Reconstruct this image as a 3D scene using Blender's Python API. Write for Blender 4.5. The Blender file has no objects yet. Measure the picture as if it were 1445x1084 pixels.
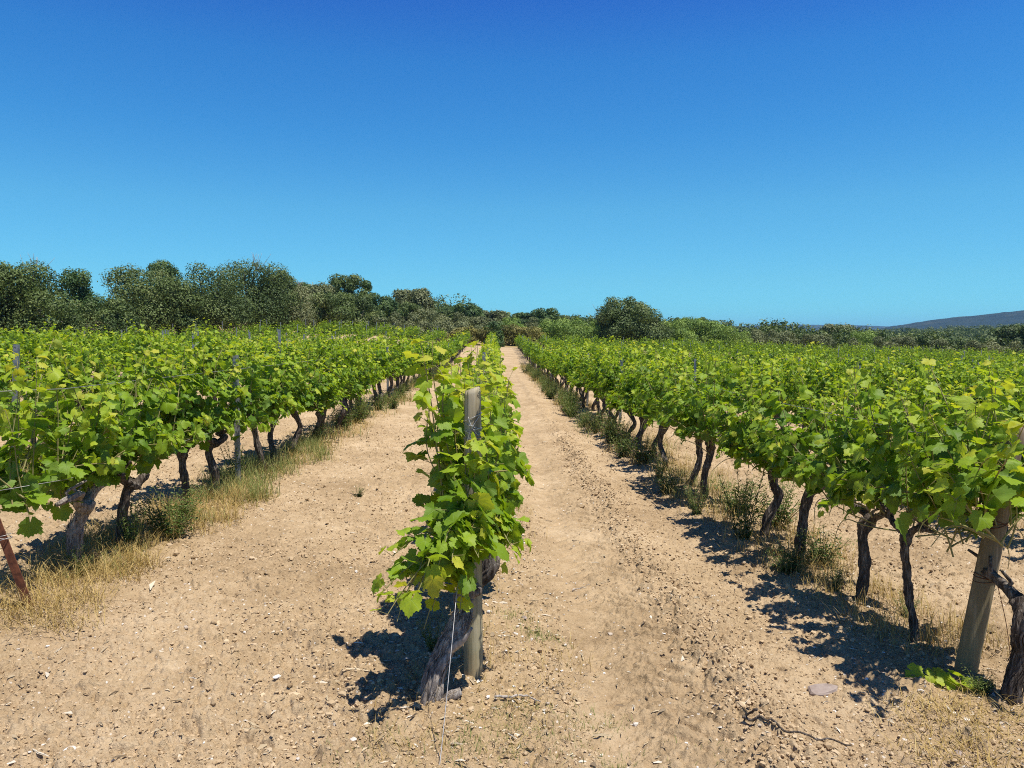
import bpy, math, random
import numpy as np

# ------------------------------------------------------------------ camera, world, sun, exposure
C = bpy.context.scene
col = C.collection
R = math.radians
cam_data = bpy.data.cameras.new("camera")
cam = bpy.data.objects.new("camera", cam_data)
col.objects.link(cam)
cam_data.sensor_width = 36.0
cam_data.lens = 27.03
cam_data.clip_start = 0.05
cam_data.clip_end = 30000
cam.location = (0, 0, 1.6)
cam.rotation_euler = (R(90 - 3.27), 0, R(-1.344))
C.camera = cam

SUN_EL, SUN_AZ = 70.0, 128.0            # azimuth measured from the row direction (+Y) towards the right (+X)
w = bpy.data.worlds.new("World")
C.world = w
w.use_nodes = True
wn, wl = w.node_tree.nodes, w.node_tree.links
bg = wn["Background"]
sky = wn.new("ShaderNodeTexSky")
sky.sky_type = 'NISHITA'
sky.sun_disc = False
sky.sun_elevation = R(SUN_EL)
sky.sun_rotation = R(SUN_AZ)
sky.altitude = 800
sky.air_density = 1.0
sky.dust_density = 0.0
sky.ozone_density = 3.0
# a deep, clean summer blue: the sky texture graded by height above the horizon
stc = wn.new("ShaderNodeTexCoord")
ssp = wn.new("ShaderNodeSeparateXYZ")
wl.new(stc.outputs["Generated"], ssp.inputs[0])
srp = wn.new("ShaderNodeValToRGB")
els = srp.color_ramp.elements
for pos, c in ((0, (.27, .90, 1.36)), (.037, (.33, .95, 1.22)), (.074, (.37, .95, 1.14)), (.164, (.37, 1.0, 1.19)), (.25, (.25, .90, 1.28)),
               (.331, (.20, .82, 1.34)), (.405, (.16, .60, 1.34)), (.75, (.12, .40, .90))):
    e = els[0] if pos == 0 else els[-1] if pos == .75 else els.new(pos)
    e.position = pos
    e.color = (*[q / 1.6 for q in c], 1)
wl.new(ssp.outputs[2], srp.inputs[0])
smx = wn.new("ShaderNodeMix")
smx.data_type = 'RGBA'
smx.blend_type = 'MULTIPLY'
smx.inputs[0].default_value = 1.0
wl.new(sky.outputs[0], smx.inputs[6])
wl.new(srp.outputs[0], smx.inputs[7])
wl.new(smx.outputs[2], bg.inputs["Color"])
bg.inputs["Strength"].default_value = 0.136

sd = bpy.data.lights.new("sun", 'SUN')
sun = bpy.data.objects.new("sun", sd)
col.objects.link(sun)
sd.energy = 5.0
sd.angle = R(0.53)
sd.color = (1.0, 0.95, 0.86)
sun.rotation_euler = (R(90 - SUN_EL), 0, R(180 - SUN_AZ))   # lamp looks along its -Z

C.view_settings.view_transform = 'Standard'
C.view_settings.look = 'None'
C.view_settings.exposure = 0.45
C.view_settings.gamma = 1.0
C.render.engine = 'CYCLES'
C.cycles.max_bounces = 8
C.cycles.diffuse_bounces = 3
C.cycles.transparent_max_bounces = 8
C.cycles.use_denoising = False      # the pictures stay crisp and slightly grainy, like a phone photo
C.cycles.filter_width = 1.05

# ------------------------------------------------------------------ numpy helpers
def rng(s): return np.random.default_rng(s)

def norm(v):
    return v / np.maximum(np.linalg.norm(v, axis=-1, keepdims=True), 1e-9)

def sm(t):
    t = np.clip(t, 0, 1)
    return t * t * (3 - 2 * t)

def hash2(ix, iy, s):
    h = (ix.astype(np.int64) * 374761393 + iy.astype(np.int64) * 668265263 + s * 974711) & 0xffffffff
    h = ((h ^ (h >> 13)) * 1274126177) & 0xffffffff
    h = (h ^ (h >> 16)) & 0xffffff
    return h / float(0xffffff)

def vnoise(x, y, s=0):
    ix, iy = np.floor(x), np.floor(y)
    fx, fy = x - ix, y - iy
    u, v = fx * fx * (3 - 2 * fx), fy * fy * (3 - 2 * fy)
    a, b = hash2(ix, iy, s), hash2(ix + 1, iy, s)
    c, d = hash2(ix, iy + 1, s), hash2(ix + 1, iy + 1, s)
    return (a + (b - a) * u) * (1 - v) + (c + (d - c) * u) * v - 0.5

def fbm(x, y, s=0, o=4):
    r, a, f = 0, 1.0, 1.0
    for i in range(o):
        r = r + a * vnoise(x * f, y * f, s + i * 17)
        a *= .5; f *= 2.03
    return r

def clods(x, y, cell, s, power=2.0):
    """lumps scattered one per cell, each with its own size"""
    X, Y = x / cell, y / cell
    X, Y = X + .55 * fbm(X * 1.7, Y * 1.7, s + 50, 2), Y + .55 * fbm(X * 1.7 + 9, Y * 1.7, s + 60, 2)
    ix, iy = np.floor(X), np.floor(Y)
    out = np.zeros_like(x)
    for dx in (-1, 0, 1):
        for dy in (-1, 0, 1):
            cx, cy = ix + dx, iy + dy
            px = cx + hash2(cx, cy, s); py = cy + hash2(cx, cy, s + 1)
            hh = hash2(cx, cy, s + 2) ** power
            rad = .35 + .6 * hash2(cx, cy, s + 3)
            el = .6 + .8 * hash2(cx, cy, s + 4)
            d2 = ((X - px) ** 2 * el + (Y - py) ** 2 / el) / rad ** 2
            ta = 6.283 * hash2(cx, cy, s + 5)
            tilt = 1 + .42 * ((X - px) * np.cos(ta) + (Y - py) * np.sin(ta)) / rad
            out = np.maximum(out, hh * np.minimum(np.clip(1.15 - d2, 0, 1) * 1.6, 1) ** .6 * tilt * .8)
    return out * cell

def hb(x, y):
    """the lie of the land, without clods"""
    x = np.asarray(x, float); y = np.asarray(y, float)
    z = -.54 * np.tanh(x / 12)
    z = z + .9 * sm((y - 35) / 40) + .75 * sm((y - 48) / 27) * sm(-x / 15)
    z = z - .03 * np.minimum(np.maximum(0, x - 15), 120)
    # beyond the field: a scrubby rise that runs out to the right
    k = sm((y - 74) / 60)
    rise = 2.6 * k * (1 - sm((x - 5) / 45)) * (1 - .9 * sm((y - 170) / 250))
    fall = -3.0 * sm((y - 80) / 120) * sm((x - 10) / 60)
    return z + rise + fall

def hbz(x, y): return float(hb(x, y))

def zone(c, w_, x): return np.exp(-((x - c) / w_) ** 2)

ROW0, PITCH = -.12, 2.42

def detail(x, y):
    near = 1 - sm((np.hypot(x, y) - 25) / 30)
    rowd = np.abs((x - ROW0 + PITCH / 2) % PITCH - PITCH / 2)
    wob = fbm(x * .6, y * .35, 40, 3) * .10
    xx = x + wob
    # compacted wheel tracks
    track = np.maximum(zone(.56, .17, xx), .6 * zone(1.62, .2, xx))
    track = np.maximum(track, .55 * zone(-1.75, .22, xx) * sm((vnoise(x * .5, y * .3, 91) + .2) * 4))
    ridge = zone(1.12, .13, xx)
    tr0 = zone(.86, .13, xx)
    amp = (1 - .8 * track) * (1 - .5 * tr0) * (.75 + .5 * (fbm(x * .9, y * .9, 7, 2) + .3)) + .45 * ridge
    amp = amp * (1 - .5 * zone(0, .3, rowd))
    z = .028 * fbm(x * 2.2, y * 2.2, 3, 3) + .012 * fbm(x * 9, y * 9, 5, 3)
    lum = .16 * clods(x, y, .16, 11, 3.5) + .30 * clods(x, y, .075, 21, 2.2) + .44 * clods(x, y, .036, 31, 1.5)
    z = z + 1.2 * amp * lum
    z = z + .022 * amp * (.32 - np.abs(fbm(x * 22, y * 22, 9, 2))) + .014 * (.4 + amp) * fbm(x * 55, y * 55, 19, 2)
    # tread marks of the tractor tyre
    tr = np.maximum(zone(.86, .13, xx), .6 * zone(.56, .15, xx)) * sm((14 - y) / 6) * sm((fbm(x * .8, y * .5, 77, 2) + .5) * 2)
    sa = np.abs(((y * 7.0 + np.abs(xx - .72) * 6.0) % 1.0) - .5) * 2
    tr = tr * np.clip(.55 + 1.6 * fbm(x * 5, y * 5, 66, 2), 0, 1)
    z = z + tr * .030 * (sm((sa - .42 + .5 * fbm(x * 14, y * 14, 67, 2)) / .16) - .5)
    z = z - .040 * track + .03 * ridge + .03 * zone(0, .35, rowd)
    return z * near

def hz(x, y): return hb(x, y) + detail(np.asarray(x, float), np.asarray(y, float))

# ------------------------------------------------------------------ mesh building
def mesh_np(name, V, polys, mat=None, uv=None, rnd=None, smooth=True):
    """V (n,3); polys: list of (m,k) index arrays"""
    me = bpy.data.meshes.new(name)
    V = np.asarray(V, np.float32)
    me.vertices.add(len(V))
    me.vertices.foreach_set("co", V.ravel())
    polys = [np.asarray(p, np.int32) for p in polys if len(p)]
    loops = np.concatenate([p.ravel() for p in polys])
    tot = np.concatenate([np.full(len(p), p.shape[1], np.int32) for p in polys])
    st = np.concatenate([[0], np.cumsum(tot)[:-1]]).astype(np.int32)
    me.loops.add(len(loops))
    me.loops.foreach_set("vertex_index", loops)
    me.polygons.add(len(tot))
    me.polygons.foreach_set("loop_start", st)
    me.polygons.foreach_set("use_smooth", np.full(len(tot), smooth, bool))
    if uv is not None:
        l = me.uv_layers.new(name="leafuv")
        l.data.foreach_set("uv", np.asarray(uv, np.float32)[loops].ravel())
    if rnd is not None:
        a = me.attributes.new("rnd", 'FLOAT', 'POINT')
        a.data.foreach_set("value", np.asarray(rnd, np.float32))
    me.update(calc_edges=True)
    if mat: me.materials.append(mat)
    return me

class MB:
    """collects pieces that become one mesh"""
    def __init__(s): s.V, s.P, s.U, s.Rn, s.n = [], [], [], [], 0
    def add(s, V, polys, uv=None, rnd=0.5):
        V = np.asarray(V, float)
        for p in polys:
            if len(p): s.P.append(np.asarray(p) + s.n)
        s.V.append(V)
        s.U.append(np.zeros((len(V), 2)) if uv is None else uv)
        s.Rn.append(np.full(len(V), rnd) if np.isscalar(rnd) else rnd)
        s.n += len(V)
    def mesh(s, name, mat, smooth=True):
        by = {}
        for p in s.P: by.setdefault(p.shape[1], []).append(p)
        return mesh_np(name, np.concatenate(s.V), [np.concatenate(v) for v in by.values()], mat,
                       np.concatenate(s.U), np.concatenate(s.Rn), smooth)

def link(name, me, parent=None, loc=None):
    o = bpy.data.objects.new(name, me)
    col.objects.link(o)
    if parent: o.parent = parent
    if loc is not None: o.location = loc
    return o

def empty(name, loc=(0, 0, 0), rz=0.0):
    o = bpy.data.objects.new(name, None)
    o.empty_display_size = .1
    col.objects.link(o)
    o.location = loc
    o.rotation_euler = (0, 0, rz)
    return o

def tag(o, label=None, cat=None, group=None, kind=None):
    if label: o["label"] = label
    if cat: o["category"] = cat
    if group: o["group"] = group
    if kind: o["kind"] = kind
    return o

def spline(pts, n):
    """Catmull-Rom through the points"""
    P = np.asarray(pts, float)
    P = np.vstack([2 * P[0] - P[1], P, 2 * P[-1] - P[-2]])
    m = len(P) - 3
    t = np.linspace(0, m - 1e-6, n)
    i = t.astype(int); f = (t - i)[:, None]
    a, b, c, d = P[i], P[i + 1], P[i + 2], P[i + 3]
    return .5 * (2 * b + (c - a) * f + (2 * a - 5 * b + 4 * c - d) * f ** 2 + (3 * b - a - 3 * c + d) * f ** 3)

def tube(path, rad, k=8, rough=0.0, ridges=0, seed=0, cap=True, twist=0.0):
    path = np.asarray(path, float); n = len(path)
    rad = np.broadcast_to(np.asarray(rad, float), (n,))
    T = norm(np.gradient(path, axis=0))
    ref = np.array([0, 1.0, 0]) if abs(T[0, 1]) < .9 else np.array([1.0, 0, 0])
    N = np.zeros_like(T)
    v = ref - T[0] * ref.dot(T[0])
    for i in range(n):
        v = v - T[i] * v.dot(T[i]); v = v / max(np.linalg.norm(v), 1e-9); N[i] = v
    B = np.cross(T, N)
    a = np.linspace(0, 2 * math.pi, k, endpoint=False)
    s = np.linspace(0, 1, n)
    A = a[None, :] + twist * s[:, None]
    rr = np.repeat(rad[:, None], k, 1)
    if rough:
        ll = np.concatenate([[0], np.cumsum(np.linalg.norm(np.diff(path, axis=0), axis=1))])
        q = np.cos(a)[None, :] * 2 + 5; w_ = np.sin(a)[None, :] * 2 + 5
        L = ll[:, None] / max(rad.mean(), 1e-6)
        rr = rr * (1 + rough * (fbm(q + L * .35, w_ + L * .22 + seed, seed, 3) * 1.3
                                + .5 * vnoise(q * 2 + L * .9, w_ * 2 - L * .6, seed + 5)))
        if ridges:
            st = fbm(q * ridges * .38, w_ * ridges * .38 + L * .10, seed + 9, 3)
            rr = rr * (1 + rough * (.55 * np.minimum(np.abs(st) * 2.2, .55) - .16) + .12 * rough * np.sin(a[None, :] * ridges + 4 * vnoise(q * .6, L * .2, seed + 3)))
    V = path[:, None, :] + rr[..., None] * (np.cos(A)[..., None] * N[:, None, :] + np.sin(A)[..., None] * B[:, None, :])
    V = V.reshape(-1, 3)
    i, j = np.meshgrid(np.arange(n - 1), np.arange(k), indexing='ij')
    jn = (j + 1) % k
    quads = np.stack([i * k + j, i * k + jn, (i + 1) * k + jn, (i + 1) * k + j], -1).reshape(-1, 4)
    tris = []
    if cap:
        V = np.vstack([V, path[0], path[-1]])
        c0, c1 = n * k, n * k + 1
        jj = np.arange(k)
        tris = [np.stack([np.full(k, c0), (jj + 1) % k, jj], -1),
                np.stack([np.full(k, c1), (n - 1) * k + jj, (n - 1) * k + (jj + 1) % k], -1)]
    return V, [quads] + tris

def box(cx, cy, cz, sx, sy, sz):
    V = np.array([[x, y, z] for x in (-1, 1) for y in (-1, 1) for z in (-1, 1)], float) * [sx / 2, sy / 2, sz / 2] + [cx, cy, cz]
    F = np.array([[0, 1, 3, 2], [4, 6, 7, 5], [0, 4, 5, 1], [2, 3, 7, 6], [0, 2, 6, 4], [1, 5, 7, 3]])
    return V, [F]

# ------------------------------------------------------------------ materials
def mat_new(name):
    m = bpy.data.materials.new(name); m.use_nodes = True
    nt = m.node_tree
    return m, nt, nt.nodes, nt.links, nt.nodes["Principled BSDF"], nt.nodes["Material Output"]

def ramp(n, stops):
    r = n.new("ShaderNodeValToRGB"); e = r.color_ramp.elements
    while len(e) < len(stops): e.new(.5)
    for q, (p, c) in zip(e, stops): q.position = p; q.color = (*c, 1)
    return r

def noise(n, l, co, scale, det=4, rough=.55, dist=0):
    t = n.new("ShaderNodeTexNoise")
    t.inputs["Scale"].default_value = scale; t.inputs["Detail"].default_value = det
    t.inputs["Roughness"].default_value = rough; t.inputs["Distortion"].default_value = dist
    if co is not None: l.new(co, t.inputs["Vector"])
    return t

def mth(n, l, op, a, b=None, clamp=False):
    t = n.new("ShaderNodeMath"); t.operation = op; t.use_clamp = clamp
    for i, q in enumerate((a, b)):
        if q is None: continue
        if isinstance(q, (int, float)): t.inputs[i].default_value = q
        else: l.new(q, t.inputs[i])
    return t.outputs[0]

def mixc(n, l, f, a, b, mode='MIX'):
    t = n.new("ShaderNodeMix"); t.data_type = 'RGBA'; t.blend_type = mode
    for s, q in ((0, f), (6, a), (7, b)):
        if isinstance(q, (int, float)): t.inputs[s].default_value = q
        elif isinstance(q, tuple): t.inputs[s].default_value = (*q, 1)
        else: l.new(q, t.inputs[s])
    return t.outputs[2]

def vine_leaf_mat(name, veins):
    m, nt, n, l, p, out = mat_new(name)
    at = n.new("ShaderNodeAttribute"); at.attribute_name = "rnd"
    r = ramp(n, [(0, (.035, .078, .006)), (.25, (.105, .195, .009)), (.55, (.235, .345, .014)), (.8, (.38, .455, .03)), (1, (.48, .46, .05))])
    l.new(at.outputs["Fac"], r.inputs[0])
    c = r.outputs[0]
    geo = n.new("ShaderNodeNewGeometry")
    if veins:
        uv = n.new("ShaderNodeUVMap"); uv.uv_map = "leafuv"
        sp = n.new("ShaderNodeSeparateXYZ"); l.new(uv.outputs[0], sp.inputs[0])
        ax = mth(n, l, 'ABSOLUTE', sp.outputs[0]); y = sp.outputs[1]
        best = None
        for ang in (0, 52, 106):
            dx, dy = math.sin(R(ang)), math.cos(R(ang))
            per = mth(n, l, 'ABSOLUTE', mth(n, l, 'SUBTRACT', mth(n, l, 'MULTIPLY', ax, dy), mth(n, l, 'MULTIPLY', y, dx)))
            al = mth(n, l, 'ADD', mth(n, l, 'MULTIPLY', ax, dx), mth(n, l, 'MULTIPLY', y, dy))
            per = mth(n, l, 'ADD', per, mth(n, l, 'LESS_THAN', al, 0.0))
            # side veins slanting off this rib
            sv = mth(n, l, 'PINGPONG', mth(n, l, 'SUBTRACT', al, mth(n, l, 'MULTIPLY', per, .8)), .055)
            sv = mth(n, l, 'ADD', mth(n, l, 'MULTIPLY', sv, 1.8), .004)
            best = mth(n, l, 'MINIMUM', best, per) if best is not None else per
        vein = mth(n, l, 'SUBTRACT', 1.0, mth(n, l, 'DIVIDE', best, .016), True)
        c = mixc(n, l, mth(n, l, 'MULTIPLY', vein, .55), c, (.30, .42, .12))
        nz = noise(n, l, uv.outputs[0], 7, 3)
        c = mixc(n, l, mth(n, l, 'MULTIPLY', nz.outputs[0], .35), c, (.10, .20, .02))
        bp = n.new("ShaderNodeBump"); bp.inputs["Strength"].default_value = .35; bp.inputs["Distance"].default_value = .004
        hgt = mth(n, l, 'ADD', mth(n, l, 'MULTIPLY', vein, -.6), nz.outputs[0])
        l.new(hgt, bp.inputs["Height"]); l.new(bp.outputs[0], p.inputs["Normal"])
    c2 = mixc(n, l, mth(n, l, 'MULTIPLY', geo.outputs["Backfacing"], .4), c, (.19, .28, .07))
    l.new(c2, p.inputs["Base Color"])
    p.inputs["Roughness"].default_value = .55
    p.inputs["Specular IOR Level"].default_value = .33
    tr = n.new("ShaderNodeBsdfTranslucent")
    tc = mixc(n, l, 1.0, c, (1.85, 1.75, .7), 'MULTIPLY')
    l.new(tc, tr.inputs[0])
    mx = n.new("ShaderNodeMixShader"); mx.inputs[0].default_value = .38
    l.new(p.outputs[0], mx.inputs[1]); l.new(tr.outputs[0], mx.inputs[2]); l.new(mx.outputs[0], out.inputs[0])
    return m

def foliage_mat(name, stops, trans=.18, rough=.55):
    m, nt, n, l, p, out = mat_new(name)
    at = n.new("ShaderNodeAttribute"); at.attribute_name = "rnd"
    oi = n.new("ShaderNodeObjectInfo")
    f = mth(n, l, 'ADD', at.outputs["Fac"], mth(n, l, 'MULTIPLY', mth(n, l, 'SUBTRACT', oi.outputs["Random"], .5), .3), True)
    r = ramp(n, stops); l.new(f, r.inputs[0])
    l.new(r.outputs[0], p.inputs["Base Color"])
    p.inputs["Roughness"].default_value = rough
    p.inputs["Specular IOR Level"].default_value = .3
    tr = n.new("ShaderNodeBsdfTranslucent")
    l.new(mixc(n, l, 1.0, r.outputs[0], (1.3, 1.35, .8), 'MULTIPLY'), tr.inputs[0])
    mx = n.new("ShaderNodeMixShader"); mx.inputs[0].default_value = trans
    l.new(p.outputs[0], mx.inputs[1]); l.new(tr.outputs[0], mx.inputs[2]); l.new(mx.outputs[0], out.inputs[0])
    return m

def bark_mat(name, dark, mid, light, zs=.18, scale=55, bump=.012, foot=False):
    m, nt, n, l, p, out = mat_new(name)
    tc = n.new("ShaderNodeTexCoord")
    mp = n.new("ShaderNodeMapping"); mp.inputs["Scale"].default_value = (1, 1, zs)
    l.new(tc.outputs["Object"], mp.inputs[0])
    a = noise(n, l, mp.outputs[0], scale, 6, .65, .6)
    b = noise(n, l, tc.outputs["Object"], 9, 3)
    f = mth(n, l, 'ADD', mth(n, l, 'MULTIPLY', a.outputs[0], .75), mth(n, l, 'MULTIPLY', b.outputs[0], .3))
    r = ramp(n, [(.36, dark), (.52, mid), (.68, light)]); l.new(f, r.inputs[0])
    c = r.outputs[0]
    if foot:      # treated wood: greenish lower down, stained by splashed soil at the foot
        sp = n.new("ShaderNodeSeparateXYZ"); l.new(tc.outputs["Object"], sp.inputs[0])
        h = mth(n, l, 'ADD', sp.outputs[2], mth(n, l, 'MULTIPLY', mth(n, l, 'SUBTRACT', b.outputs[0], .5), .25))
        gr = mth(n, l, 'SUBTRACT', 1.0, mth(n, l, 'MULTIPLY', h, 1.1), True)
        c = mixc(n, l, mth(n, l, 'MULTIPLY', gr, .5), c, (.30, .285, .15))
        dirt = mth(n, l, 'SUBTRACT', 1.0, mth(n, l, 'MULTIPLY', h, 7.0), True)
        c = mixc(n, l, mth(n, l, 'MULTIPLY', dirt, .75), c, (.33, .22, .115))
    l.new(c, p.inputs["Base Color"])
    p.inputs["Roughness"].default_value = .9; p.inputs["Specular IOR Level"].default_value = .15
    bp = n.new("ShaderNodeBump"); bp.inputs["Distance"].default_value = bump; bp.inputs["Strength"].default_value = .9
    l.new(a.outputs[0], bp.inputs["Height"]); l.new(bp.outputs[0], p.inputs["Normal"])
    return m

def plain_mat(name, c0, c1, scale, rough=.8, metal=0.0, bump=0.0, spec=.3):
    m, nt, n, l, p, out = mat_new(name)
    tc = n.new("ShaderNodeTexCoord")
    a = noise(n, l, tc.outputs["Object"], scale, 5, .6)
    r = ramp(n, [(.35, c0), (.65, c1)]); l.new(a.outputs[0], r.inputs[0])
    l.new(r.outputs[0], p.inputs["Base Color"])
    p.inputs["Roughness"].default_value = rough; p.inputs["Metallic"].default_value = metal
    p.inputs["Specular IOR Level"].default_value = spec
    if bump:
        bp = n.new("ShaderNodeBump"); bp.inputs["Distance"].default_value = bump
        l.new(a.outputs[0], bp.inputs["Height"]); l.new(bp.outputs[0], p.inputs["Normal"])
    return m

def attr_mat(name, stops, rough=.9, trans=0.0):
    m, nt, n, l, p, out = mat_new(name)
    at = n.new("ShaderNodeAttribute"); at.attribute_name = "rnd"
    r = ramp(n, stops); l.new(at.outputs["Fac"], r.inputs[0])
    l.new(r.outputs[0], p.inputs["Base Color"])
    p.inputs["Roughness"].default_value = rough; p.inputs["Specular IOR Level"].default_value = .25
    if trans:
        tr = n.new("ShaderNodeBsdfTranslucent"); l.new(r.outputs[0], tr.inputs[0])
        mx = n.new("ShaderNodeMixShader"); mx.inputs[0].default_value = trans
        l.new(p.outputs[0], mx.inputs[1]); l.new(tr.outputs[0], mx.inputs[2]); l.new(mx.outputs[0], out.inputs[0])
    return m

SOIL_A, SOIL_B, SOIL_C = (.25, .17, .092), (.415, .30, .176), (.555, .425, .272)

def ground_mat():
    m, nt, n, l, p, out = mat_new("tilled_soil")
    tc = n.new("ShaderNodeTexCoord"); co = tc.outputs["Object"]
    big = noise(n, l, co, .9, 5, .6)
    med = noise(n, l, co, 9, 6, .65)
    fine = noise(n, l, co, 70, 5, .7)
    grit = noise(n, l, co, 210, 3, .7)
    f = mth(n, l, 'ADD', mth(n, l, 'MULTIPLY', big.outputs[0], .4),
            mth(n, l, 'ADD', mth(n, l, 'MULTIPLY', med.outputs[0], .3), mth(n, l, 'MULTIPLY', fine.outputs[0], .3)))
    r = ramp(n, [(.36, SOIL_A), (.5, SOIL_B), (.64, SOIL_C)]); l.new(f, r.inputs[0])
    c = r.outputs[0]
    # small pale grit
    vo = n.new("ShaderNodeTexVoronoi"); vo.inputs["Scale"].default_value = 42; l.new(co, vo.inputs["Vector"])
    sz = n.new("ShaderNodeSeparateColor"); l.new(vo.outputs["Color"], sz.inputs[0])
    spot = mth(n, l, 'MULTIPLY', mth(n, l, 'LESS_THAN', vo.outputs["Distance"], mth(n, l, 'MULTIPLY', sz.outputs[1], .3)),
               mth(n, l, 'GREATER_THAN', sz.outputs[0], .86))
    c = mixc(n, l, mth(n, l, 'MULTIPLY', spot, .8), c, (.66, .60, .52))
    # dry straw on the unploughed strips under the vines and reddish earth beside them
    sp = n.new("ShaderNodeSeparateXYZ"); l.new(co, sp.inputs[0])
    wv = noise(n, l, co, 1.3, 3)
    xs = mth(n, l, 'ADD', sp.outputs[0], mth(n, l, 'MULTIPLY', mth(n, l, 'SUBTRACT', wv.outputs[0], .5), .7))
    pp = mth(n, l, 'PINGPONG', mth(n, l, 'SUBTRACT', xs, ROW0), PITCH / 2)
    strip = mth(n, l, 'SUBTRACT', 1.0, mth(n, l, 'MULTIPLY', pp, 1.9), True)
    stn = noise(n, l, co, 5, 5, .7)
    sf = mth(n, l, 'MULTIPLY', strip, mth(n, l, 'MULTIPLY', mth(n, l, 'SUBTRACT', stn.outputs[0], .3), 2.2, True))
    c = mixc(n, l, mth(n, l, 'MULTIPLY', sf, .6), c, (.37, .25, .11))
    # beyond the field: dry grass and scrub ground
    far = mth(n, l, 'MULTIPLY', mth(n, l, 'SUBTRACT', sp.outputs[1], 76.0), .2, True)
    fn = noise(n, l, co, .25, 4)
    fr = ramp(n, [(.4, (.10, .10, .035)), (.52, (.26, .19, .08)), (.62, (.38, .28, .13))]); l.new(fn.outputs[0], fr.inputs[0])
    c = mixc(n, l, far, c, fr.outputs[0])
    vf = mth(n, l, 'MULTIPLY', mth(n, l, 'SUBTRACT', sp.outputs[1], 120.0), .02, True)
    c = mixc(n, l, vf, c, (.055, .065, .025))
    l.new(c, p.inputs["Base Color"])
    p.inputs["Roughness"].default_value = .95; p.inputs["Specular IOR Level"].default_value = .1
    bp = n.new("ShaderNodeBump"); bp.inputs["Distance"].default_value = .02; bp.inputs["Strength"].default_value = 1.0
    l.new(mth(n, l, 'ADD', mth(n, l, 'ADD', mth(n, l, 'MULTIPLY', med.outputs[0], .8), mth(n, l, 'MULTIPLY', fine.outputs[0], .55)), mth(n, l, 'MULTIPLY', grit.outputs[0], .22)), bp.inputs["Height"])
    l.new(bp.outputs[0], p.inputs["Normal"])
    return m

M = {}
M['soil'] = ground_mat()
M['leaf_hi'] = vine_leaf_mat("vine_leaf_veined", True)
M['leaf'] = vine_leaf_mat("vine_leaf", False)
M['cane'] = plain_mat("green_cane", (.16, .17, .05), (.30, .24, .10), 30, .55)
M['bark'] = bark_mat("vine_bark", (.022, .016, .013), (.085, .066, .053), (.27, .235, .20), .12, 75, .016)
M['bark_pale'] = bark_mat("pale_vine_bark", (.04, .031, .025), (.25, .21, .18), (.52, .47, .41), .12, 75, .016)
M['treebark'] = bark_mat("tree_bark", (.04, .034, .028), (.12, .10, .08), (.24, .21, .18), .3, 6, .05)
M['oak'] = foliage_mat("oak_leaves", [(0, (.045, .075, .018)), (.4, (.085, .125, .03)), (.75, (.13, .175, .046)), (1, (.19, .22, .075))])
M['pine'] = foliage_mat("dark_green_leaves", [(0, (.035, .075, .02)), (.5, (.07, .125, .032)), (1, (.12, .18, .05))])
M['grey'] = foliage_mat("grey_green_leaves", [(0, (.09, .11, .04)), (.5, (.155, .175, .068)), (1, (.24, .25, .12))])
M['thicket'] = foliage_mat("light_green_leaves", [(0, (.10, .17, .03)), (.5, (.19, .28, .05)), (1, (.28, .37, .08))])
M['broom'] = foliage_mat("broom_stems", [(0, (.11, .11, .028)), (.5, (.20, .19, .05)), (1, (.30, .27, .08))])
M['weed'] = foliage_mat("weed_leaves", [(0, (.045, .085, .02)), (.5, (.085, .135, .03)), (1, (.17, .20, .055))], .3)
M['drygrass'] = attr_mat("dry_grass", [(0, (.26, .175, .05)), (.5, (.44, .31, .10)), (1, (.58, .45, .20))], .8, .25)
M['greengrass'] = attr_mat("green_grass", [(0, (.13, .17, .035)), (.5, (.22, .25, .07)), (1, (.38, .34, .13))], .7, .3)
M['clod'] = attr_mat("soil_clod", [(0, SOIL_A), (.5, SOIL_B), (1, SOIL_C)], .95)
M['pebble'] = attr_mat("pebble", [(0, (.38, .31, .24)), (.5, (.55, .49, .42)), (1, (.74, .71, .66))], .8)
M['straw'] = attr_mat("straw_litter", [(0, (.10, .07, .045)), (.12, (.27, .20, .125)), (.6, (.44, .35, .22)), (1, (.66, .60, .50))], .85)  # dark end of the ramp paints in small shadow pits between the crumbs
M['wood'] = bark_mat("weathered_post_wood", (.15, .125, .08), (.32, .275, .185), (.46, .41, .31), .05, 60, .003, True)
M['wood2'] = bark_mat("grey_post_wood", (.10, .075, .05), (.155, .115, .075), (.27, .215, .15), .05, 50, .003, True)
M['rust'] = plain_mat("rusty_steel", (.075, .028, .017), (.19, .07, .035), 35, .8, .3, .002)
M['zinc'] = plain_mat("galvanised_steel", (.20, .21, .22), (.36, .37, .38), 25, .5, .7, 0)
M['wire'] = plain_mat("galvanised_wire", (.30, .29, .28), (.50, .49, .47), 40, .5, .6, 0)
M['deadwood'] = bark_mat("dead_wood", (.15, .12, .10), (.32, .28, .24), (.52, .47, .42), .15, 60, .004)
M['stone'] = plain_mat("pale_stone", (.24, .185, .155), (.35, .285, .245), 14, .85, 0, .006)
M['whitestone'] = plain_mat("white_stone", (.60, .54, .46), (.74, .69, .62), 16, .85, 0, .004)

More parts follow.
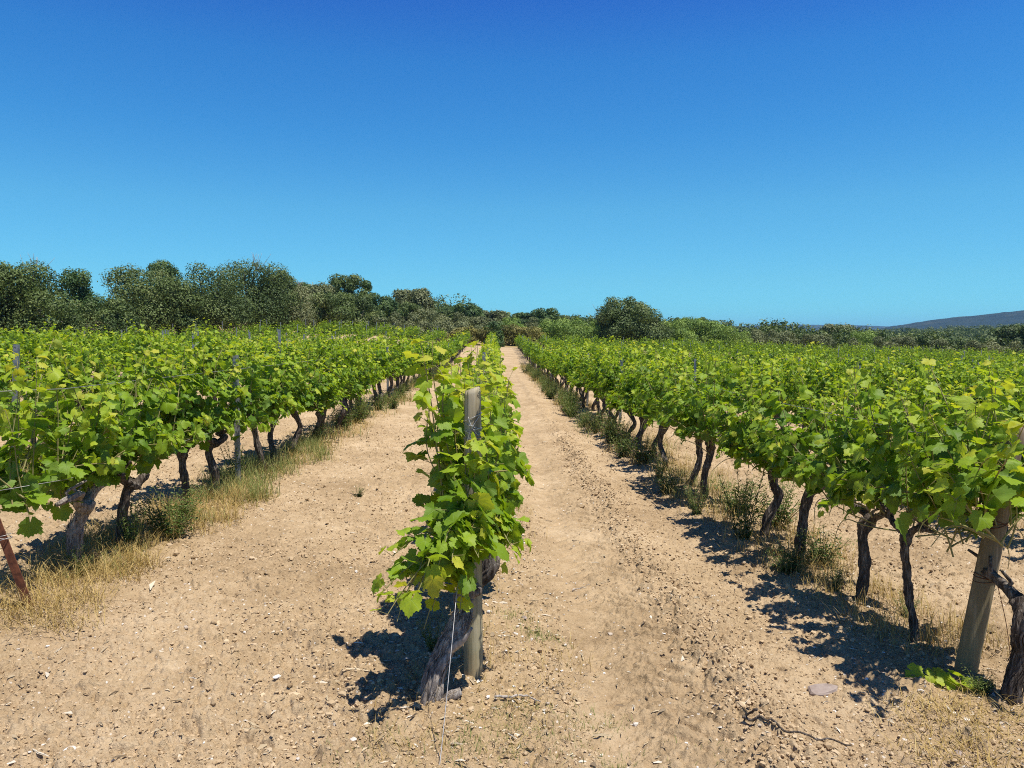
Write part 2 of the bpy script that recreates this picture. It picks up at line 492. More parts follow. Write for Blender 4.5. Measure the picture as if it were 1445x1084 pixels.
# ------------------------------------------------------------------ ground: one sheet from under the camera to the horizon
def build_ground():
    fine = np.linspace(-41, 41, 1080)
    rest = np.linspace(42, 318, 70)[1:-1]
    th = np.radians(np.concatenate([fine, rest]))
    r1 = np.exp(np.arange(math.log(1.2), math.log(20), .0021))
    r2 = np.exp(np.arange(math.log(20), math.log(7000), .013))[1:]
    r = np.concatenate([[.25, .6, .9], r1, r2])
    TH, RR = np.meshgrid(th, r)
    X, Y = RR * np.sin(TH), RR * np.cos(TH)
    Z = hb(X, Y)
    sel = RR < 56
    Z[sel] += detail(X[sel], Y[sel])
    n, k = X.shape
    V = np.stack([X, Y, Z], -1).reshape(-1, 3)
    i, j = np.meshgrid(np.arange(n - 1), np.arange(k), indexing='ij')
    jn = (j + 1) % k
    q = np.stack([i * k + j, i * k + jn, (i + 1) * k + jn, (i + 1) * k + j], -1).reshape(-1, 4)[:, ::-1]
    V = np.vstack([V, [0, 0, hbz(0, 0)]])
    jj = np.arange(k)
    t = np.stack([np.full(k, n * k), (jj + 1) % k, jj], -1)
    tag(link("ground", mesh_np("ground", V, [q, t], M['soil'])), kind='structure')
build_ground()

# ------------------------------------------------------------------ vine leaves
def leaf_template(npt, teeth):
    ph = np.linspace(-168, 168, npt)
    lobes = [(0, .82, 44), (52, .74, 36), (-52, .74, 36), (106, .60, 38), (-106, .60, 38), (150, .46, 30), (-150, .46, 30)]
    r = np.zeros(npt)
    for c, L, w_ in lobes:
        r = np.maximum(r, L * (1 - .36 * np.abs((ph - c) / w_) ** 1.25))
    if teeth: r = r * (1 + .055 * np.where(np.arange(npt) % 2 == 0, 1, -1))
    x, y = r * np.sin(np.radians(ph)), r * np.cos(np.radians(ph))
    return np.stack([x, y], -1)

def leaf_mesh_template(lod):
    if lod == 'hi':
        o = leaf_template(45, True)
        mid = o * .55
        V = np.vstack([[[0, 0]], mid, o]); n = len(o)
        a = np.arange(n - 1)
        return V, [np.stack([np.zeros(n - 1, int), 2 + a, 1 + a], -1),
                   np.stack([1 + a, 2 + a, 1 + n + a + 1, 1 + n + a], -1)]
    if lod == 'mid':
        ang = np.array([-165, -140, -106, -79, -52, -26, 0, 26, 52, 79, 106, 140, 165])
        rr = np.array([.38, .45, .60, .45, .74, .52, .84, .52, .74, .45, .60, .45, .38])
        o = np.stack([rr * np.sin(np.radians(ang)), rr * np.cos(np.radians(ang))], -1)
        V = np.vstack([[[0, 0]], o]); n = len(o); a = np.arange(n - 1)
        return V, [np.stack([np.zeros(n - 1, int), 2 + a, 1 + a], -1)]
    o = np.array([[-.45, -.3], [-.62, .32], [0, .82], [.62, .32], [.45, -.3]])
    V = np.vstack([[[0, -.05]], o]); a = np.arange(4)
    return V, [np.stack([np.zeros(4, int), 2 + a, 1 + a], -1)]
LEAF = {k: leaf_mesh_template(k) for k in ('hi', 'mid', 'lo')}

def leaves_arrays(pos, nrm, tip, size, age, lod, g):
    T, P = LEAF[lod]
    n, k = len(pos), len(T)
    nrm = norm(nrm)
    t = norm(tip - nrm * (tip * nrm).sum(-1, keepdims=True))
    s = np.cross(t, nrm)
    c1 = g.uniform(-.85, .4, n)[:, None]; c2 = g.uniform(-.75, .1, n)[:, None]
    f = g.uniform(-.3, .55, n)[:, None]; ph = g.uniform(0, 6.28, n)[:, None]
    x, y = T[:, 0][None], T[:, 1][None]
    rad = np.hypot(x, y)
    z = c1 * x * x + c2 * y * np.abs(y) + f * np.abs(x) + .07 * np.sin(3 * np.arctan2(x, y) + ph) * rad + .09 * np.sin(7 * x + ph * 2) * rad
    sc = size[:, None, None]
    V = pos[:, None, :] + sc * (x[..., None] * s[:, None, :] + y[..., None] * t[:, None, :] + z[..., None] * nrm[:, None, :])
    off = (np.arange(n) * k)[:, None, None]
    polys = [(p[None] + off).reshape(-1, p.shape[1]) for p in P]
    uv = np.repeat(T[None], n, 0).reshape(-1, 2)
    return V.reshape(-1, 3), polys, uv, np.repeat(age, k)

def make_canopy(g, lod, nsh=17, hw=.42, z0=.62, top=1.0, length=.42, dens=1.0, span=.42, keep=None, extra=(), zmin=.57, ash=.02, y0=0.0):
    """shoots that climb and spill from the vine's head; returns leaf arrays and cane paths, local to the vine's foot"""
    pos, nrm, tip, size, age, canes, pet = [], [], [], [], [], [], []
    step = {'hi': .052, 'mid': .056, 'lo': .07}[lod]
    shoots = []
    for i in range(nsh):
        s = np.array([g.normal(0, .04), y0 + g.uniform(-span, span), z0 + g.normal(0, .04)])
        lat = g.uniform(-1, 1)
        lat = np.sign(lat) * abs(lat) ** 1.15
        d = np.array([math.sin(lat * 1.15), g.normal(0, .28), math.cos(lat * 1.15) * top])
        L = g.uniform(.64, 1.03) * (1 - .12 * abs(lat))
        shoots.append((s, d, L, .55 * abs(lat) + .02, hw))
    shoots += list(extra)
    for (s, d, L, droop, w_) in shoots:
        t = np.arange(.03, 1.0, step / L)
        wig = g.normal(0, .02, 3)
        P = s + d * L * t[:, None] + wig * np.sin(t * 6)[:, None]
        P[:, 2] -= droop * L * t ** 2
        if w_: P[:, 0] = w_ * np.tanh(P[:, 0] / w_)
        if lod != 'lo': canes.append((P, L))
        m = len(t)
        reps = 2 if dens > 1 else 1
        for q in range(reps):
            keepm = g.random(m) < (dens if q == 0 else dens - 1)
            idx = np.nonzero(keepm)[0]
            if not len(idx): continue
            b = P[idx]; tt = t[idx]; mm = len(idx)
            side = norm(np.stack([g.normal(0, 1, mm) + np.sign(b[:, 0]) * .7, g.normal(0, .9, mm), g.normal(.25, .5, mm)], -1))
            pl = (.035 + .06 * g.random(mm)) * (1 - .45 * tt)
            base = b + side * pl[:, None] + g.normal(0, .012, (mm, 3))
            out = np.stack([np.tanh(b[:, 0] / .2), np.zeros(mm), np.zeros(mm)], -1)
            hrel = np.clip((base[:, 2] - .6) / .8, 0, 1)[:, None]
            n_ = np.array([0, 0, 1.0]) * (.45 + .45 * hrel) + out * (.75 - .35 * hrel) + g.normal(0, .42, (mm, 3))
            tp = side * .7 + np.array([0, 0, -.75]) + out * .3 + g.normal(0, .35, (mm, 3))
            sz = (.070 + .042 * g.random(mm)) * (1 - .5 * tt ** 2.2) * g.uniform(.62, 1.15, mm)
            ag = np.clip(ash + .36 * g.random(mm) + .55 * tt ** 3.2 + .10 * hrel[:, 0] + (g.random(mm) < .04) * .35, 0, 1)
            pos.append(base); nrm.append(n_); tip.append(tp); size.append(sz); age.append(ag); pet.append(b)
    pos, nrm, tip, size, age, pet = map(np.concatenate, (pos, nrm, tip, size, age, pet))
    ok = pos[:, 2] > zmin + .05 * np.sin(pos[:, 1] * 19) + .04 * np.sin(pos[:, 0] * 23 + pos[:, 1] * 7)
    if keep is not None: ok &= keep(pos, size)
    pos, nrm, tip, size, age, pet = (a[ok] for a in (pos, nrm, tip, size, age, pet))
    if keep is not None:      # a cane ends where its leaves end
        cut = []
        for P, L in canes:
            m = keep(P, np.zeros(len(P)))
            if m.all(): cut.append((P, L)); continue
            e = np.flatnonzero(np.diff(np.concatenate([[0], m.astype(int), [0]])))
            if len(e):
                a_, b_ = max(zip(e[::2], e[1::2]), key=lambda q: q[1] - q[0])
                cut.append((P[a_:b_], L))
        canes = cut
    return (pos, nrm, tip, size, age, pet), canes

def canopy_meshes(name, g, lod, **kw):
    (pos, nrm, tip, size, age, pet), canes = make_canopy(g, lod, **kw)
    V, P, uv, rn = leaves_arrays(pos, nrm, tip, size * (1.0 if lod != 'lo' else 1.1), age, lod, g)
    fol = mesh_np(name + "_foliage", V, P, M['leaf_hi'] if lod == 'hi' else M['leaf'], uv, rn)
    sh = None
    if lod != 'lo':
        mb = MB()
        for (p, L) in canes:
            if len(p) < 3: continue
            mb.add(*tube(p[::2] if lod == 'mid' else p, np.linspace(.0048, .0018, len(p[::2] if lod == 'mid' else p)), 5 if lod == 'hi' else 3, cap=False))
        if lod == 'hi':
            d = pos - pet
            a = norm(np.cross(d, [0, 0, 1.0])); b = norm(np.cross(d, a)); r = .0013
            k = len(pos)
            ring = np.stack([a * r, (-.5 * a + .87 * b) * r, (-.5 * a - .87 * b) * r], 1)
            V = np.concatenate([pet[:, None] + ring, pos[:, None] + ring], 1).reshape(-1, 3)
            o = (np.arange(k) * 6)[:, None]
            F = np.concatenate([o + [0, 1, 4, 3], o + [1, 2, 5, 4], o + [2, 0, 3, 5]])
            mb.add(V, [F])
        sh = mb.mesh(name + "_shoots", M['cane'])
    return fol, sh

def trunk_mesh(name, g, path=None, rad=.036, hi=True, arms=True, z0=.6, knob=1.0, mat='bark', strips=False):
    k, n = (46, 130) if hi else (9, 18)
    if path is None:
        b1, b2 = g.normal(0, .065, 2), g.normal(0, .065, 2)
        path = [(g.normal(0, .03), g.normal(0, .04), -.06), (b1[0], b1[1], .16), (b2[0], b2[1], .36), (g.normal(0, .015), g.normal(0, .03), z0)]
    P = spline(path, n)
    ss = np.linspace(0, 1, n)
    P[:, 0] += .016 * np.sin(ss * 9 + g.uniform(0, 6)) * ss; P[:, 1] += .014 * np.sin(ss * 8 + g.uniform(0, 6)) * ss
    s = np.linspace(0, 1, n)
    r = rad * (1 + .45 * np.exp(-s / .09) - .1 * s + .22 * np.exp(-((s - g.uniform(.4, .6)) / .06) ** 2) * g.random()
               + knob * .45 * np.exp(-((s - .95) / .09) ** 2))
    mb = MB()
    mb.add(*tube(P, r, k, .42, 6, int(g.integers(999)), twist=1.2))
    top = P[-1]
    if arms:
        for sg in (-1, 1):
            e = [top - [0, 0, .03], top + [g.normal(0, .025), sg * g.uniform(.06, .1), .03], top + [g.normal(0, .03), sg * g.uniform(.15, .24), g.uniform(.05, .1)],
                 top + [g.normal(0, .03), sg * g.uniform(.28, .36), g.uniform(.04, .12)]]
            mb.add(*tube(spline(e, n // 2), np.linspace(rad * .9, rad * .35, n // 2), max(8, k // 2), .4, 5, int(g.integers(999))))
            if hi:   # pruned spurs
                for q in range(3):
                    b = spline(e, 20)[6 + 5 * q]
                    mb.add(*tube(spline([b, b + [g.normal(0, .015), g.normal(0, .015), .04], b + [g.normal(0, .03), g.normal(0, .03), .085]], 8), np.linspace(.012, .007, 8), 8, .3, 0, q))
    if strips:       # shaggy bark peeling off in strings
        for q in range(70):
            a0 = g.uniform(0, 6.28); i0 = int(g.uniform(0, .7) * n); m = int(g.uniform(.12, .3) * n); i1 = min(n - 1, i0 + m)
            ii = np.arange(i0, i1)
            if len(ii) < 6: continue
            Tn = norm(np.gradient(P, axis=0)); u = norm(np.cross(Tn, [0, 1.0, .1])); v_ = np.cross(Tn, u)
            aa = a0 + 1.0 * (ii - i0) / n + .15 * np.sin(ii * .3)
            t_ = np.linspace(0, 1, len(ii))
            off = r[ii] * 1.03 + .002 + g.uniform(0, .012) * np.abs(2 * t_ - 1) ** 3
            S_ = P[ii] + (u[ii] * np.cos(aa)[:, None] + v_[ii] * np.sin(aa)[:, None]) * off[:, None]
            mb.add(*tube(S_, g.uniform(.0018, .0042) * np.sin(np.clip(t_, .08, .92) * math.pi) ** .5, 5, .2, 0, q))
    return mb.mesh(name, M[mat])
#--PART2--
# ------------------------------------------------------------------ the vines
ORD = ["first", "second", "third", "fourth", "fifth", "sixth", "seventh", "eighth", "ninth", "tenth", "eleventh", "twelfth",
       "thirteenth", "fourteenth", "fifteenth", "sixteenth"]

def row_name(k):
    if k == 0: return "the centre row"
    return "the %s row %s of the centre row" % (ORD[abs(k) - 1], "left" if k < 0 else "right")

def row_end(x):
    return 75 - max(0, -x - 14) * 1.6

# feet of the vines one can tell apart, as (distance along the row, sideways shift, trunk path)
HERO = {
    0: [(3.24, -.16, [(0, 0, -.06), (.012, .02, .10), (.07, .07, .235), (.125, .12, .345), (.135, .15, .43), (.19, .17, .50)], .040, "tall"),
        (4.35, .05, None, .036, ""), (5.1, .06, None, .036, ""), (5.9, .03, None, .035, ""), (6.7, 0, None, .035, ""), (7.5, .03, None, .035, "")],
    1: [(3.42, .10, [(0, 0, -.06), (.0, .0, .10), (.045, 0, .28), (.03, .0, .42), (.05, .03, .50)], .046, "thick"),
        (4.11, .0, [(0, 0, -.05), (.022, 0, .12), (-.02, 0, .30), (-.05, 0, .52), (-.02, .0, .66)], .025, "thin"),
        (4.79, .01, [(0, 0, -.05), (.05, 0, .09), (.046, 0, .28), (.04, 0, .42), (.095, 0, .55)], .037, ""),
        (5.74, .02, [(0, 0, -.05), (.015, 0, .13), (.03, 0, .33), (.08, 0, .52), (.165, 0, .62)], .042, ""),
        (6.35, -.04, [(0, 0, -.05), (.05, 0, .2), (.12, 0, .38), (.09, 0, .5), (.10, 0, .6)], .042, ""),
        (7.89, -.1, [(0, 0, -.05), (-.01, 0, .25), (.02, 0, .46), (.08, 0, .6)], .04, ""),
        (8.66, -.1, [(0, 0, -.05), (.12, 0, .26), (.15, 0, .5), (.13, 0, .6)], .04, ""),
        (9.84, -.08, None, .036, "")],
    -1: [(4.86, -.14, [(0, 0, -.05), (.03, 0, .19), (.055, .0, .35), (.10, 0, .46)], .040, "grey"),
         (5.37, -.07, [(0, 0, -.05), (.01, 0, .22), (.035, 0, .39), (.11, 0, .50)], .043, ""),
         (6.9, -.20, [(0, 0, -.05), (-.02, 0, .2), (-.06, 0, .34), (-.03, 0, .48)], .036, ""),
         (7.35, -.16, [(0, 0, -.05), (.04, 0, .16), (-.02, 0, .4), (.05, 0, .52)], .04, ""),
         (8.5, -.1, None, .036, ""), (9.3, -.1, None, .036, ""), (10.04, -.1, None, .04, "")],
}

def plan_vines():
    g = rng(5)
    out = []
    for k in range(-22, 26):
        x = ROW0 + PITCH * k
        y = 3.0
        h = HERO.get(k, [])
        for i, (yy, dx, path, rad, note) in enumerate(h):
            out.append(dict(k=k, x=x + dx, y=yy, hero=(path, rad, note), i=i))
        if h: y = h[-1][0] + .78
        else: y = 3.6 + g.uniform(0, .6)
        i = len(h)
        ye = row_end(x)
        while y < ye:
            out.append(dict(k=k, x=x + g.normal(0, .04), y=y + g.normal(0, .06), hero=None, i=i))
            y += .8 * (1 if g.random() > .05 else 1.9); i += 1
    res = []
    for v in out:
        X = v['x'] - .0235 * v['y']
        v['out'] = abs(X) > .665 * v['y'] + .9 and not v['hero']
        if abs(X) < .76 * v['y'] + 1.6 or v['hero']: res.append(v)
    for v in res:   # how large it shows: distance, and how much of it the rows in front leave to see
        v['d'] = math.hypot(v['x'], v['y']) * (1 + .12 * max(0, abs(v['k']) - 1)) + (1000 if v['out'] else 0)
    res.sort(key=lambda v: v['d'])
    return res

def post_window(ox, oy):
    """leaves that would hide the middle post are left off, as on the real vine"""
    def f(p, s):
        X, Y, Z = p[:, 0] + ox, p[:, 1] + oy, p[:, 2]
        s = s * .4
        hid = (X > -.150 - s) & (X < -.045 + s) & (Y < 3.62) & (Z > 1.17) & (Z < 1.42)
        low = (X > -.085 - s) & (X < -.02 + s) & (Y < 3.6) & (Z < .68)
        return ~(hid | low)
    return f

def hero_canopy(v, g):
    k, note = v['k'], v['hero'][2]
    if k == 0 and v['i'] == 0:
        ex = []
        def S(s, d, L, dr): ex.append((np.array(s, float), np.array(d, float), L, dr, 0))
        for q in range(13):      # upright shoots tied along the wires behind the post
            S((.175 + g.normal(0, .065), .22 + .75 * g.random(), .58), (g.normal(-.01, .10), g.normal(.05, .12), 1), g.uniform(.75, 1.0), .06)
        for q in range(8):
            S((.06 + g.normal(0, .035), .22 + .5 * g.random(), .6), (g.normal(-.03, .05), 0, 1), g.uniform(.55, .85), .03)
        for q in range(2):
            S((.14 + g.normal(0, .02), .2, .62), (g.normal(-.13, .03), .1, 1), 1.0, .02)
        for q in range(20):      # shoots spilling forward and to the left, over the trunk
            S((.15, .10 + g.normal(0, .05), .66 + g.normal(0, .06)), (-.72 + q * .045 + g.normal(0, .06), g.uniform(-.75, -.1), g.uniform(.4, .75)), g.uniform(.42, .62), g.uniform(.6, 1.1))
        for q in range(5):       # and to the right
            S((.22, .3 + g.normal(0, .1), .66), (g.uniform(.12, .36), g.uniform(-.2, .1), g.uniform(.5, .8)), g.uniform(.45, .6), g.uniform(.5, .9))
        for q in range(4):       # some hang in front of the post
            S((.17 + g.normal(0, .03), .1, .6), (g.uniform(-.1, .2), g.uniform(-.3, -.1), .75), g.uniform(.5, .68), g.uniform(.3, .5))
        for q in range(4):
            S((.16 + g.normal(0, .03), .10, .72), (g.normal(.0, .12), g.uniform(-.15, .0), 1), g.uniform(.42, .6), .1)
        S((.28, .45, .95), (.55, -.1, .22), .36, .3)
        S((.1, .3, 1.15), (-.2, -.1, .8), .5, .15)
        S((.2, .3, 1.1), (.08, -.1, .8), .52, .10)
        return dict(nsh=0, extra=ex, keep=post_window(v['x'], v['y']), dens=1.3, zmin=.47, ash=.19)
    if k == 0: return dict(nsh=15, hw=.17, z0=.6, top=1.14, dens=1.05, zmin=.5, ash=.12)
    if note == "thick": return dict(nsh=28, hw=.42, z0=.76, top=1.0, dens=1.3, span=.32, y0=.36, zmin=.90, ash=.10)
    if note == "thin": return dict(nsh=24, hw=.42, z0=.68, dens=1.3, span=.46, zmin=.84)
    if note == "grey": return dict(nsh=26, hw=.48, z0=.52, top=.98, dens=1.3, span=.55, zmin=.46, ash=.20)
    if k == 1: return dict(nsh=24, hw=.42, z0=.64, dens=1.35, span=.46, zmin=.73)
    return dict(nsh=25, hw=.42, z0=.62, top=1.0, dens=1.35, span=.46, zmin=.52, ash=.06)

def build_vines():
    plan = plan_vines()
    indiv, rest = plan[:300], plan[300:]
    g = rng(11)
    mids = [canopy_meshes("vine_mid", rng(100 + i), 'mid', nsh=23, dens=1.35, z0=.66, ash=.0) for i in range(8)]
    mids0 = [canopy_meshes("vine_mid_narrow", rng(200 + i), 'mid', nsh=15, hw=.22, z0=.6, top=1.1, zmin=.5) for i in range(4)]
    los = [canopy_meshes("vine_low", rng(300 + i), 'lo', nsh=22, dens=1.3, z0=.66, ash=-.04) for i in range(7)]
    los0 = [canopy_meshes("vine_low_narrow", rng(400 + i), 'lo', nsh=15, hw=.26, top=1.05) for i in range(3)]
    trunks = [trunk_mesh("vine_trunk", rng(500 + i), rad=rng(i).uniform(.028, .04), hi=False) for i in range(8)]
    hero_lab = {(0, 0): "grapevine with shaggy grey trunk leaning against the wooden post in the middle",
                (1, 0): "thick knobbly grapevine behind the leaning wooden post at the right edge",
                (1, 1): "grapevine with a thin dark crooked trunk beside the leaning post",
                (-1, 0): "grapevine with a pale grey bare trunk nearest the rusty metal post"}
    for n, v in enumerate(indiv):
        k, x, y = v['k'], v['x'], v['y']
        z = hbz(x, y)
        root = empty("grapevine", (x, y, z))
        if v['hero'] and y < 10.5:
            path, rad, note = v['hero']
            gg = rng(700 + n)
            tm = trunk_mesh("vine_trunk", gg, path, rad * (.8 if note not in ('tall', 'grey') else 1), True, arms=not (k == 0 and v['i'] == 0), knob=1.2, z0=.62, mat='bark_pale' if note in ('tall', 'grey') else 'bark', strips=note in ('tall', 'grey', 'thick'))
            kw = hero_canopy(v, gg)
            if path is not None and not kw.get('extra'): pass
            fol, sh = canopy_meshes("vine", gg, 'hi', **kw)
        else:
            tm = trunks[int(g.integers(len(trunks)))]
            if k == 0: fol, sh = (mids0 if y < 22 else los0)[int(g.integers(4 if y < 22 else 3))]
            elif v['d'] < 20: fol, sh = mids[int(g.integers(8))]
            else: fol, sh = los[int(g.integers(7))]
            flip = math.pi * int(g.integers(2)) + g.normal(0, .06)
            root.rotation_euler = (0, 0, flip)
            s = g.uniform(.86, 1.08)
            root.scale = (s, s, s * g.uniform(.84, 1.13))
        link("trunk", tm, root)
        link("foliage", fol, root)
        if sh: link("shoots", sh, root)
        # labels: near vines of the three front rows one by one, the others by row and stretch
        rn = row_name(k)
        if (k, v['i']) in hero_lab: lab, grp = hero_lab[(k, v['i'])], None
        elif abs(k) <= 1 and v['i'] < 10:
            lab, grp = "grapevine, %s from the near end of %s" % (ORD[v['i']], rn), None
        else:
            st = "near stretch" if y < 14 else "middle stretch" if y < 22 else "far stretch"
            lab = "leafy grapevine in the %s of %s" % (st, rn)
            grp = "grapevines in the %s of %s" % (st, rn)
        tag(root, lab, "grapevine", grp or "grapevines at the near end of %s" % rn)
    # the rest of the field: far vines, too many to count
    g = rng(77)
    src = []
    for i in range(6):
        (pos, nrm, tip, size, age, pet), _ = make_canopy(rng(900 + i), 'lo', nsh=15)
        sel = rng(i).random(len(pos)) < .62
        V, P, uv, rn = leaves_arrays(pos[sel], nrm[sel], tip[sel], size[sel] * 1.42, age[sel], 'lo', rng(950 + i))
        src.append((V, P[0], rn))
    Vs, Ps, Rs, nv = [], [], [], 0
    Vt, Pt, nt_ = [], [], 0
    tv, tp = tube([(0, 0, -.1), (.03, 0, .3), (0, 0, .66)], [.05, .04, .045], 4, cap=False)
    for v in rest:
        V, P, rn = src[int(g.integers(6))]
        if v['y'] > 48:
            nl = len(rn) // 6
            s_ = g.random(nl) < .7
            V = V[np.repeat(s_, 6)]; rn = rn[np.repeat(s_, 6)]
            P = P[:4 * int(s_.sum())]
        a = math.pi * int(g.integers(2)) + g.normal(0, .1); ca, sa = math.cos(a), math.sin(a)
        s = g.uniform(.82, 1.14)
        z = hbz(v['x'], v['y'])
        W = np.stack([(V[:, 0] * ca - V[:, 1] * sa) * s + v['x'], (V[:, 0] * sa + V[:, 1] * ca) * s + v['y'], V[:, 2] * s * g.uniform(.92, 1.06) + z], -1)
        Vs.append(W); Ps.append(P + nv); Rs.append(np.clip(rn * .72 + g.normal(-.05, .07), 0, 1)); nv += len(W)
        if abs(v['k']) <= 2:
            Vt.append(tv + [v['x'], v['y'], z]); Pt.append(tp[0] + nt_); nt_ += len(tv)
    nq = sum(len(p) for p in Ps)
    me = mesh_np("vineyard", np.concatenate(Vs + Vt), [np.concatenate(Ps), np.concatenate(Pt) + nv], M['leaf'], None,
                 np.concatenate(Rs + [np.zeros(nt_)]))
    me.materials.append(M['bark'])
    mi = np.zeros(len(me.polygons), np.int32); mi[nq:] = 1
    me.polygons.foreach_set("material_index", mi)
    tag(link("distant_vines", me), "far green vine rows covering the rise towards the trees", "vineyard", kind='stuff')
    return plan
PLAN = build_vines()

# ------------------------------------------------------------------ posts, stakes, wires
def wire_loop(c, r, tilt, k=20, wr=.0016, turns=1, dz=0.0, ax=(0, 0)):
    a = np.linspace(0, 2 * math.pi * turns, k * turns)
    P = np.stack([c[0] + r * np.cos(a), c[1] + r * np.sin(a), c[2] + tilt * np.cos(a) + dz * a / 6.28], -1)
    return tube(P, wr, 5)

def build_posts():
    g = rng(3)
    # middle post
    x, y = -.098, 3.50
    root = empty("wooden_post", (x, y, hbz(x, y)))
    tag(root, "round weathered wooden post wrapped with wire in the middle of the photo", "post", "wooden end posts of the rows")
    k, n = 40, 70
    s = np.linspace(-.25, 1.375, n)
    a = np.linspace(0, 2 * math.pi, k, endpoint=False)
    r = np.interp(s, [-.25, .1, 1.2, 1.365, 1.375], [.0455, .0445, .040, .037, .034])[:, None] * np.ones(k)
    r = r * (1 + .02 * fbm(np.cos(a)[None] * 1.5 + 4, s[:, None] * 3 + np.sin(a)[None], 4, 3))
    for ca in (3.9, 4.6, 5.3, .6, 1.8, 2.7):   # drying cracks, deepest at the top
        dep = np.clip((s - .75) / .6, 0, 1)[:, None] * .16 + .01
        r = r * (1 - dep * np.exp(-((((a[None] - ca - .05 * np.sin(s[:, None] * 6) + math.pi) % (2 * math.pi)) - math.pi) / .05) ** 2))
    V = np.stack([r * np.cos(a), r * np.sin(a), np.repeat(s[:, None], k, 1) + (s[:, None] > 1.3) * .012 * np.cos(a)[None]], -1).reshape(-1, 3)
    i, j = np.meshgrid(np.arange(n - 1), np.arange(k), indexing='ij'); jn = (j + 1) % k
    q = np.stack([i * k + j, i * k + jn, (i + 1) * k + jn, (i + 1) * k + j], -1).reshape(-1, 4)
    V = np.vstack([V, [0, 0, 1.372]]); jj = np.arange(k)
    t = np.stack([np.full(k, n * k), (n - 1) * k + jj, (n - 1) * k + (jj + 1) % k], -1)
    link("shaft", mesh_np("post_shaft", V, [q, t], M['wood']), root)
    mb = MB()
    for z, ti in ((1.16, .012), (1.175, -.01), (1.19, .006), (1.205, -.015), (1.245, .02), (1.15, .004)):
        mb.add(*wire_loop((0, 0, z), .0425, ti, wr=.0021))
    mb.add(*tube(spline([(.03, -.032, 1.25), (.01, -.045, 1.22), (-.015, -.044, 1.17), (-.03, -.05, 1.10)], 30), .0018, 5))
    mb.add(*tube(spline([(-.02, -.04, 1.25), (.0, -.047, 1.2), (.03, -.04, 1.16)], 12), .002, 5))
    link("wire_wrap", mb.mesh("post_wire_wrap", M['wire']), root)
    mb = MB()
    mb.add(*tube([(-.012, -.050, 1.21), (-.012, -.0385, 1.21)], .002, 5)); mb.add(*tube([(.006, -.050, 1.208), (.006, -.0385, 1.208)], .002, 5))
    mb.add(*tube([(-.014, -.049, 1.21), (.008, -.049, 1.208)], .002, 5))
    link("staple", mb.mesh("post_staple", M['zinc']), root)

    # leaning post of the row on the right
    x, y = 2.36, 3.72
    root = empty("wooden_post", (x, y, hbz(x, y)))
    tag(root, "thick round wooden post leaning to the right at the right edge", "post", "wooden end posts of the rows")
    s = np.linspace(-.25, 1.30, 40)
    P = np.stack([s * .135, -s * .05, s], -1)
    link("shaft", MB_one(tube(P, np.interp(s, [-.25, 1.27, 1.30], [.053, .045, .038]), 32, .02, 0, 4), "leaning_shaft", 'wood2'), root)
    mb = MB()
    for z, ti in ((.80, .03), (.81, .02), (.815, -.005)):
        mb.add(*wire_loop((z * .135, -z * .05, z), .0495, ti - .012, wr=.002))
    link("wire_wrap", mb.mesh("leaning_wire", M['rust']), root)
    mb = MB()
    for z, ti in ((.52, .02), (.53, -.012), (.535, .01)):
        mb.add(*wire_loop((z * .135, -z * .05, z), .0510, ti - .012, wr=.002))
    mb.add(*tube(spline([(.12, -.05, .5), (.19, -.02, .3), (.24, .0, .08)], 14), .0018, 5))
    link("wire_wrap", mb.mesh("leaning_wire", M['rust']), root)

    # rusty angle iron at the left edge
    x, y = -2.51, 4.16
    root = empty("metal_post", (x, y, hbz(x, y)))
    tag(root, "rusty brown steel angle post leaning to the left at the left edge", "post")
    mb = MB()
    L = 1.05; lean = np.array([-.37, .05, 1.0])
    for (cx, cy, sx, sy) in ((0, 0, .048, .006), (-.021, .024, .006, .045)):
        Vb, F = box(cx, cy, 0, sx, sy, 1)
        Vb = Vb[:, [0, 1]].tolist(), Vb[:, 2]
        zz = (Vb[1] + .5) * (L + .25) - .25
        mb.add(np.array([[p[0] + z_ * lean[0], p[1] + z_ * lean[1], z_] for p, z_ in zip(Vb[0], zz)]), F)
    link("angle_bar", mb.mesh("angle_bar", M['rust'], False), root)
    mb = MB()
    for z, ti in ((.41, .01), (.42, -.008), (.43, .006)):
        mb.add(*wire_loop((z * lean[0], z * lean[1] + .01, z), .036, ti, wr=.0016))
    mb.add(*tube(spline([(.41 * lean[0] - .02, -.02, .42), (.41 * lean[0] - .08, -.03, .38), (.41 * lean[0] - .2, -.02, .40)], 14), .0016, 5))
    link("wire_wrap", mb.mesh("angle_wire", M['wire']), root)

    # pressed steel stakes along the rows
    def stake_mesh(h):
        mb = MB()
        z0 = -.25
        mb.add(*box(0, 0, (h + z0) / 2, .046, .003, h - z0))
        for sx in (-1, 1):
            mb.add(*box(sx * .0245, .014, (h + z0) / 2, .003, .03, h - z0))
            for q in range(7):
                mb.add(*box(sx * .030, .018, .45 + q * .14, .008, .012, .022))
        return mb.mesh("stake", M['zinc'], False)
    def plate_mesh(h):
        mb = MB()
        a = np.linspace(0, 2 * math.pi, 16, endpoint=False)
        sq = np.stack([np.sign(np.cos(a)) * np.minimum(1, np.abs(np.cos(a)) * 1.41) * .024, np.sign(np.sin(a)) * np.minimum(1, np.abs(np.sin(a)) * 1.41) * .03], -1)
        ho = np.stack([np.cos(a) * .009, np.sin(a) * .009], -1)
        V = np.vstack([np.c_[sq[:, 0], np.full(16, -.005), sq[:, 1] + h - .035], np.c_[ho[:, 0], np.full(16, -.005), ho[:, 1] + h - .035]])
        j = np.arange(16); jn = (j + 1) % 16
        V = np.vstack([V, V - [0, .002, 0]])
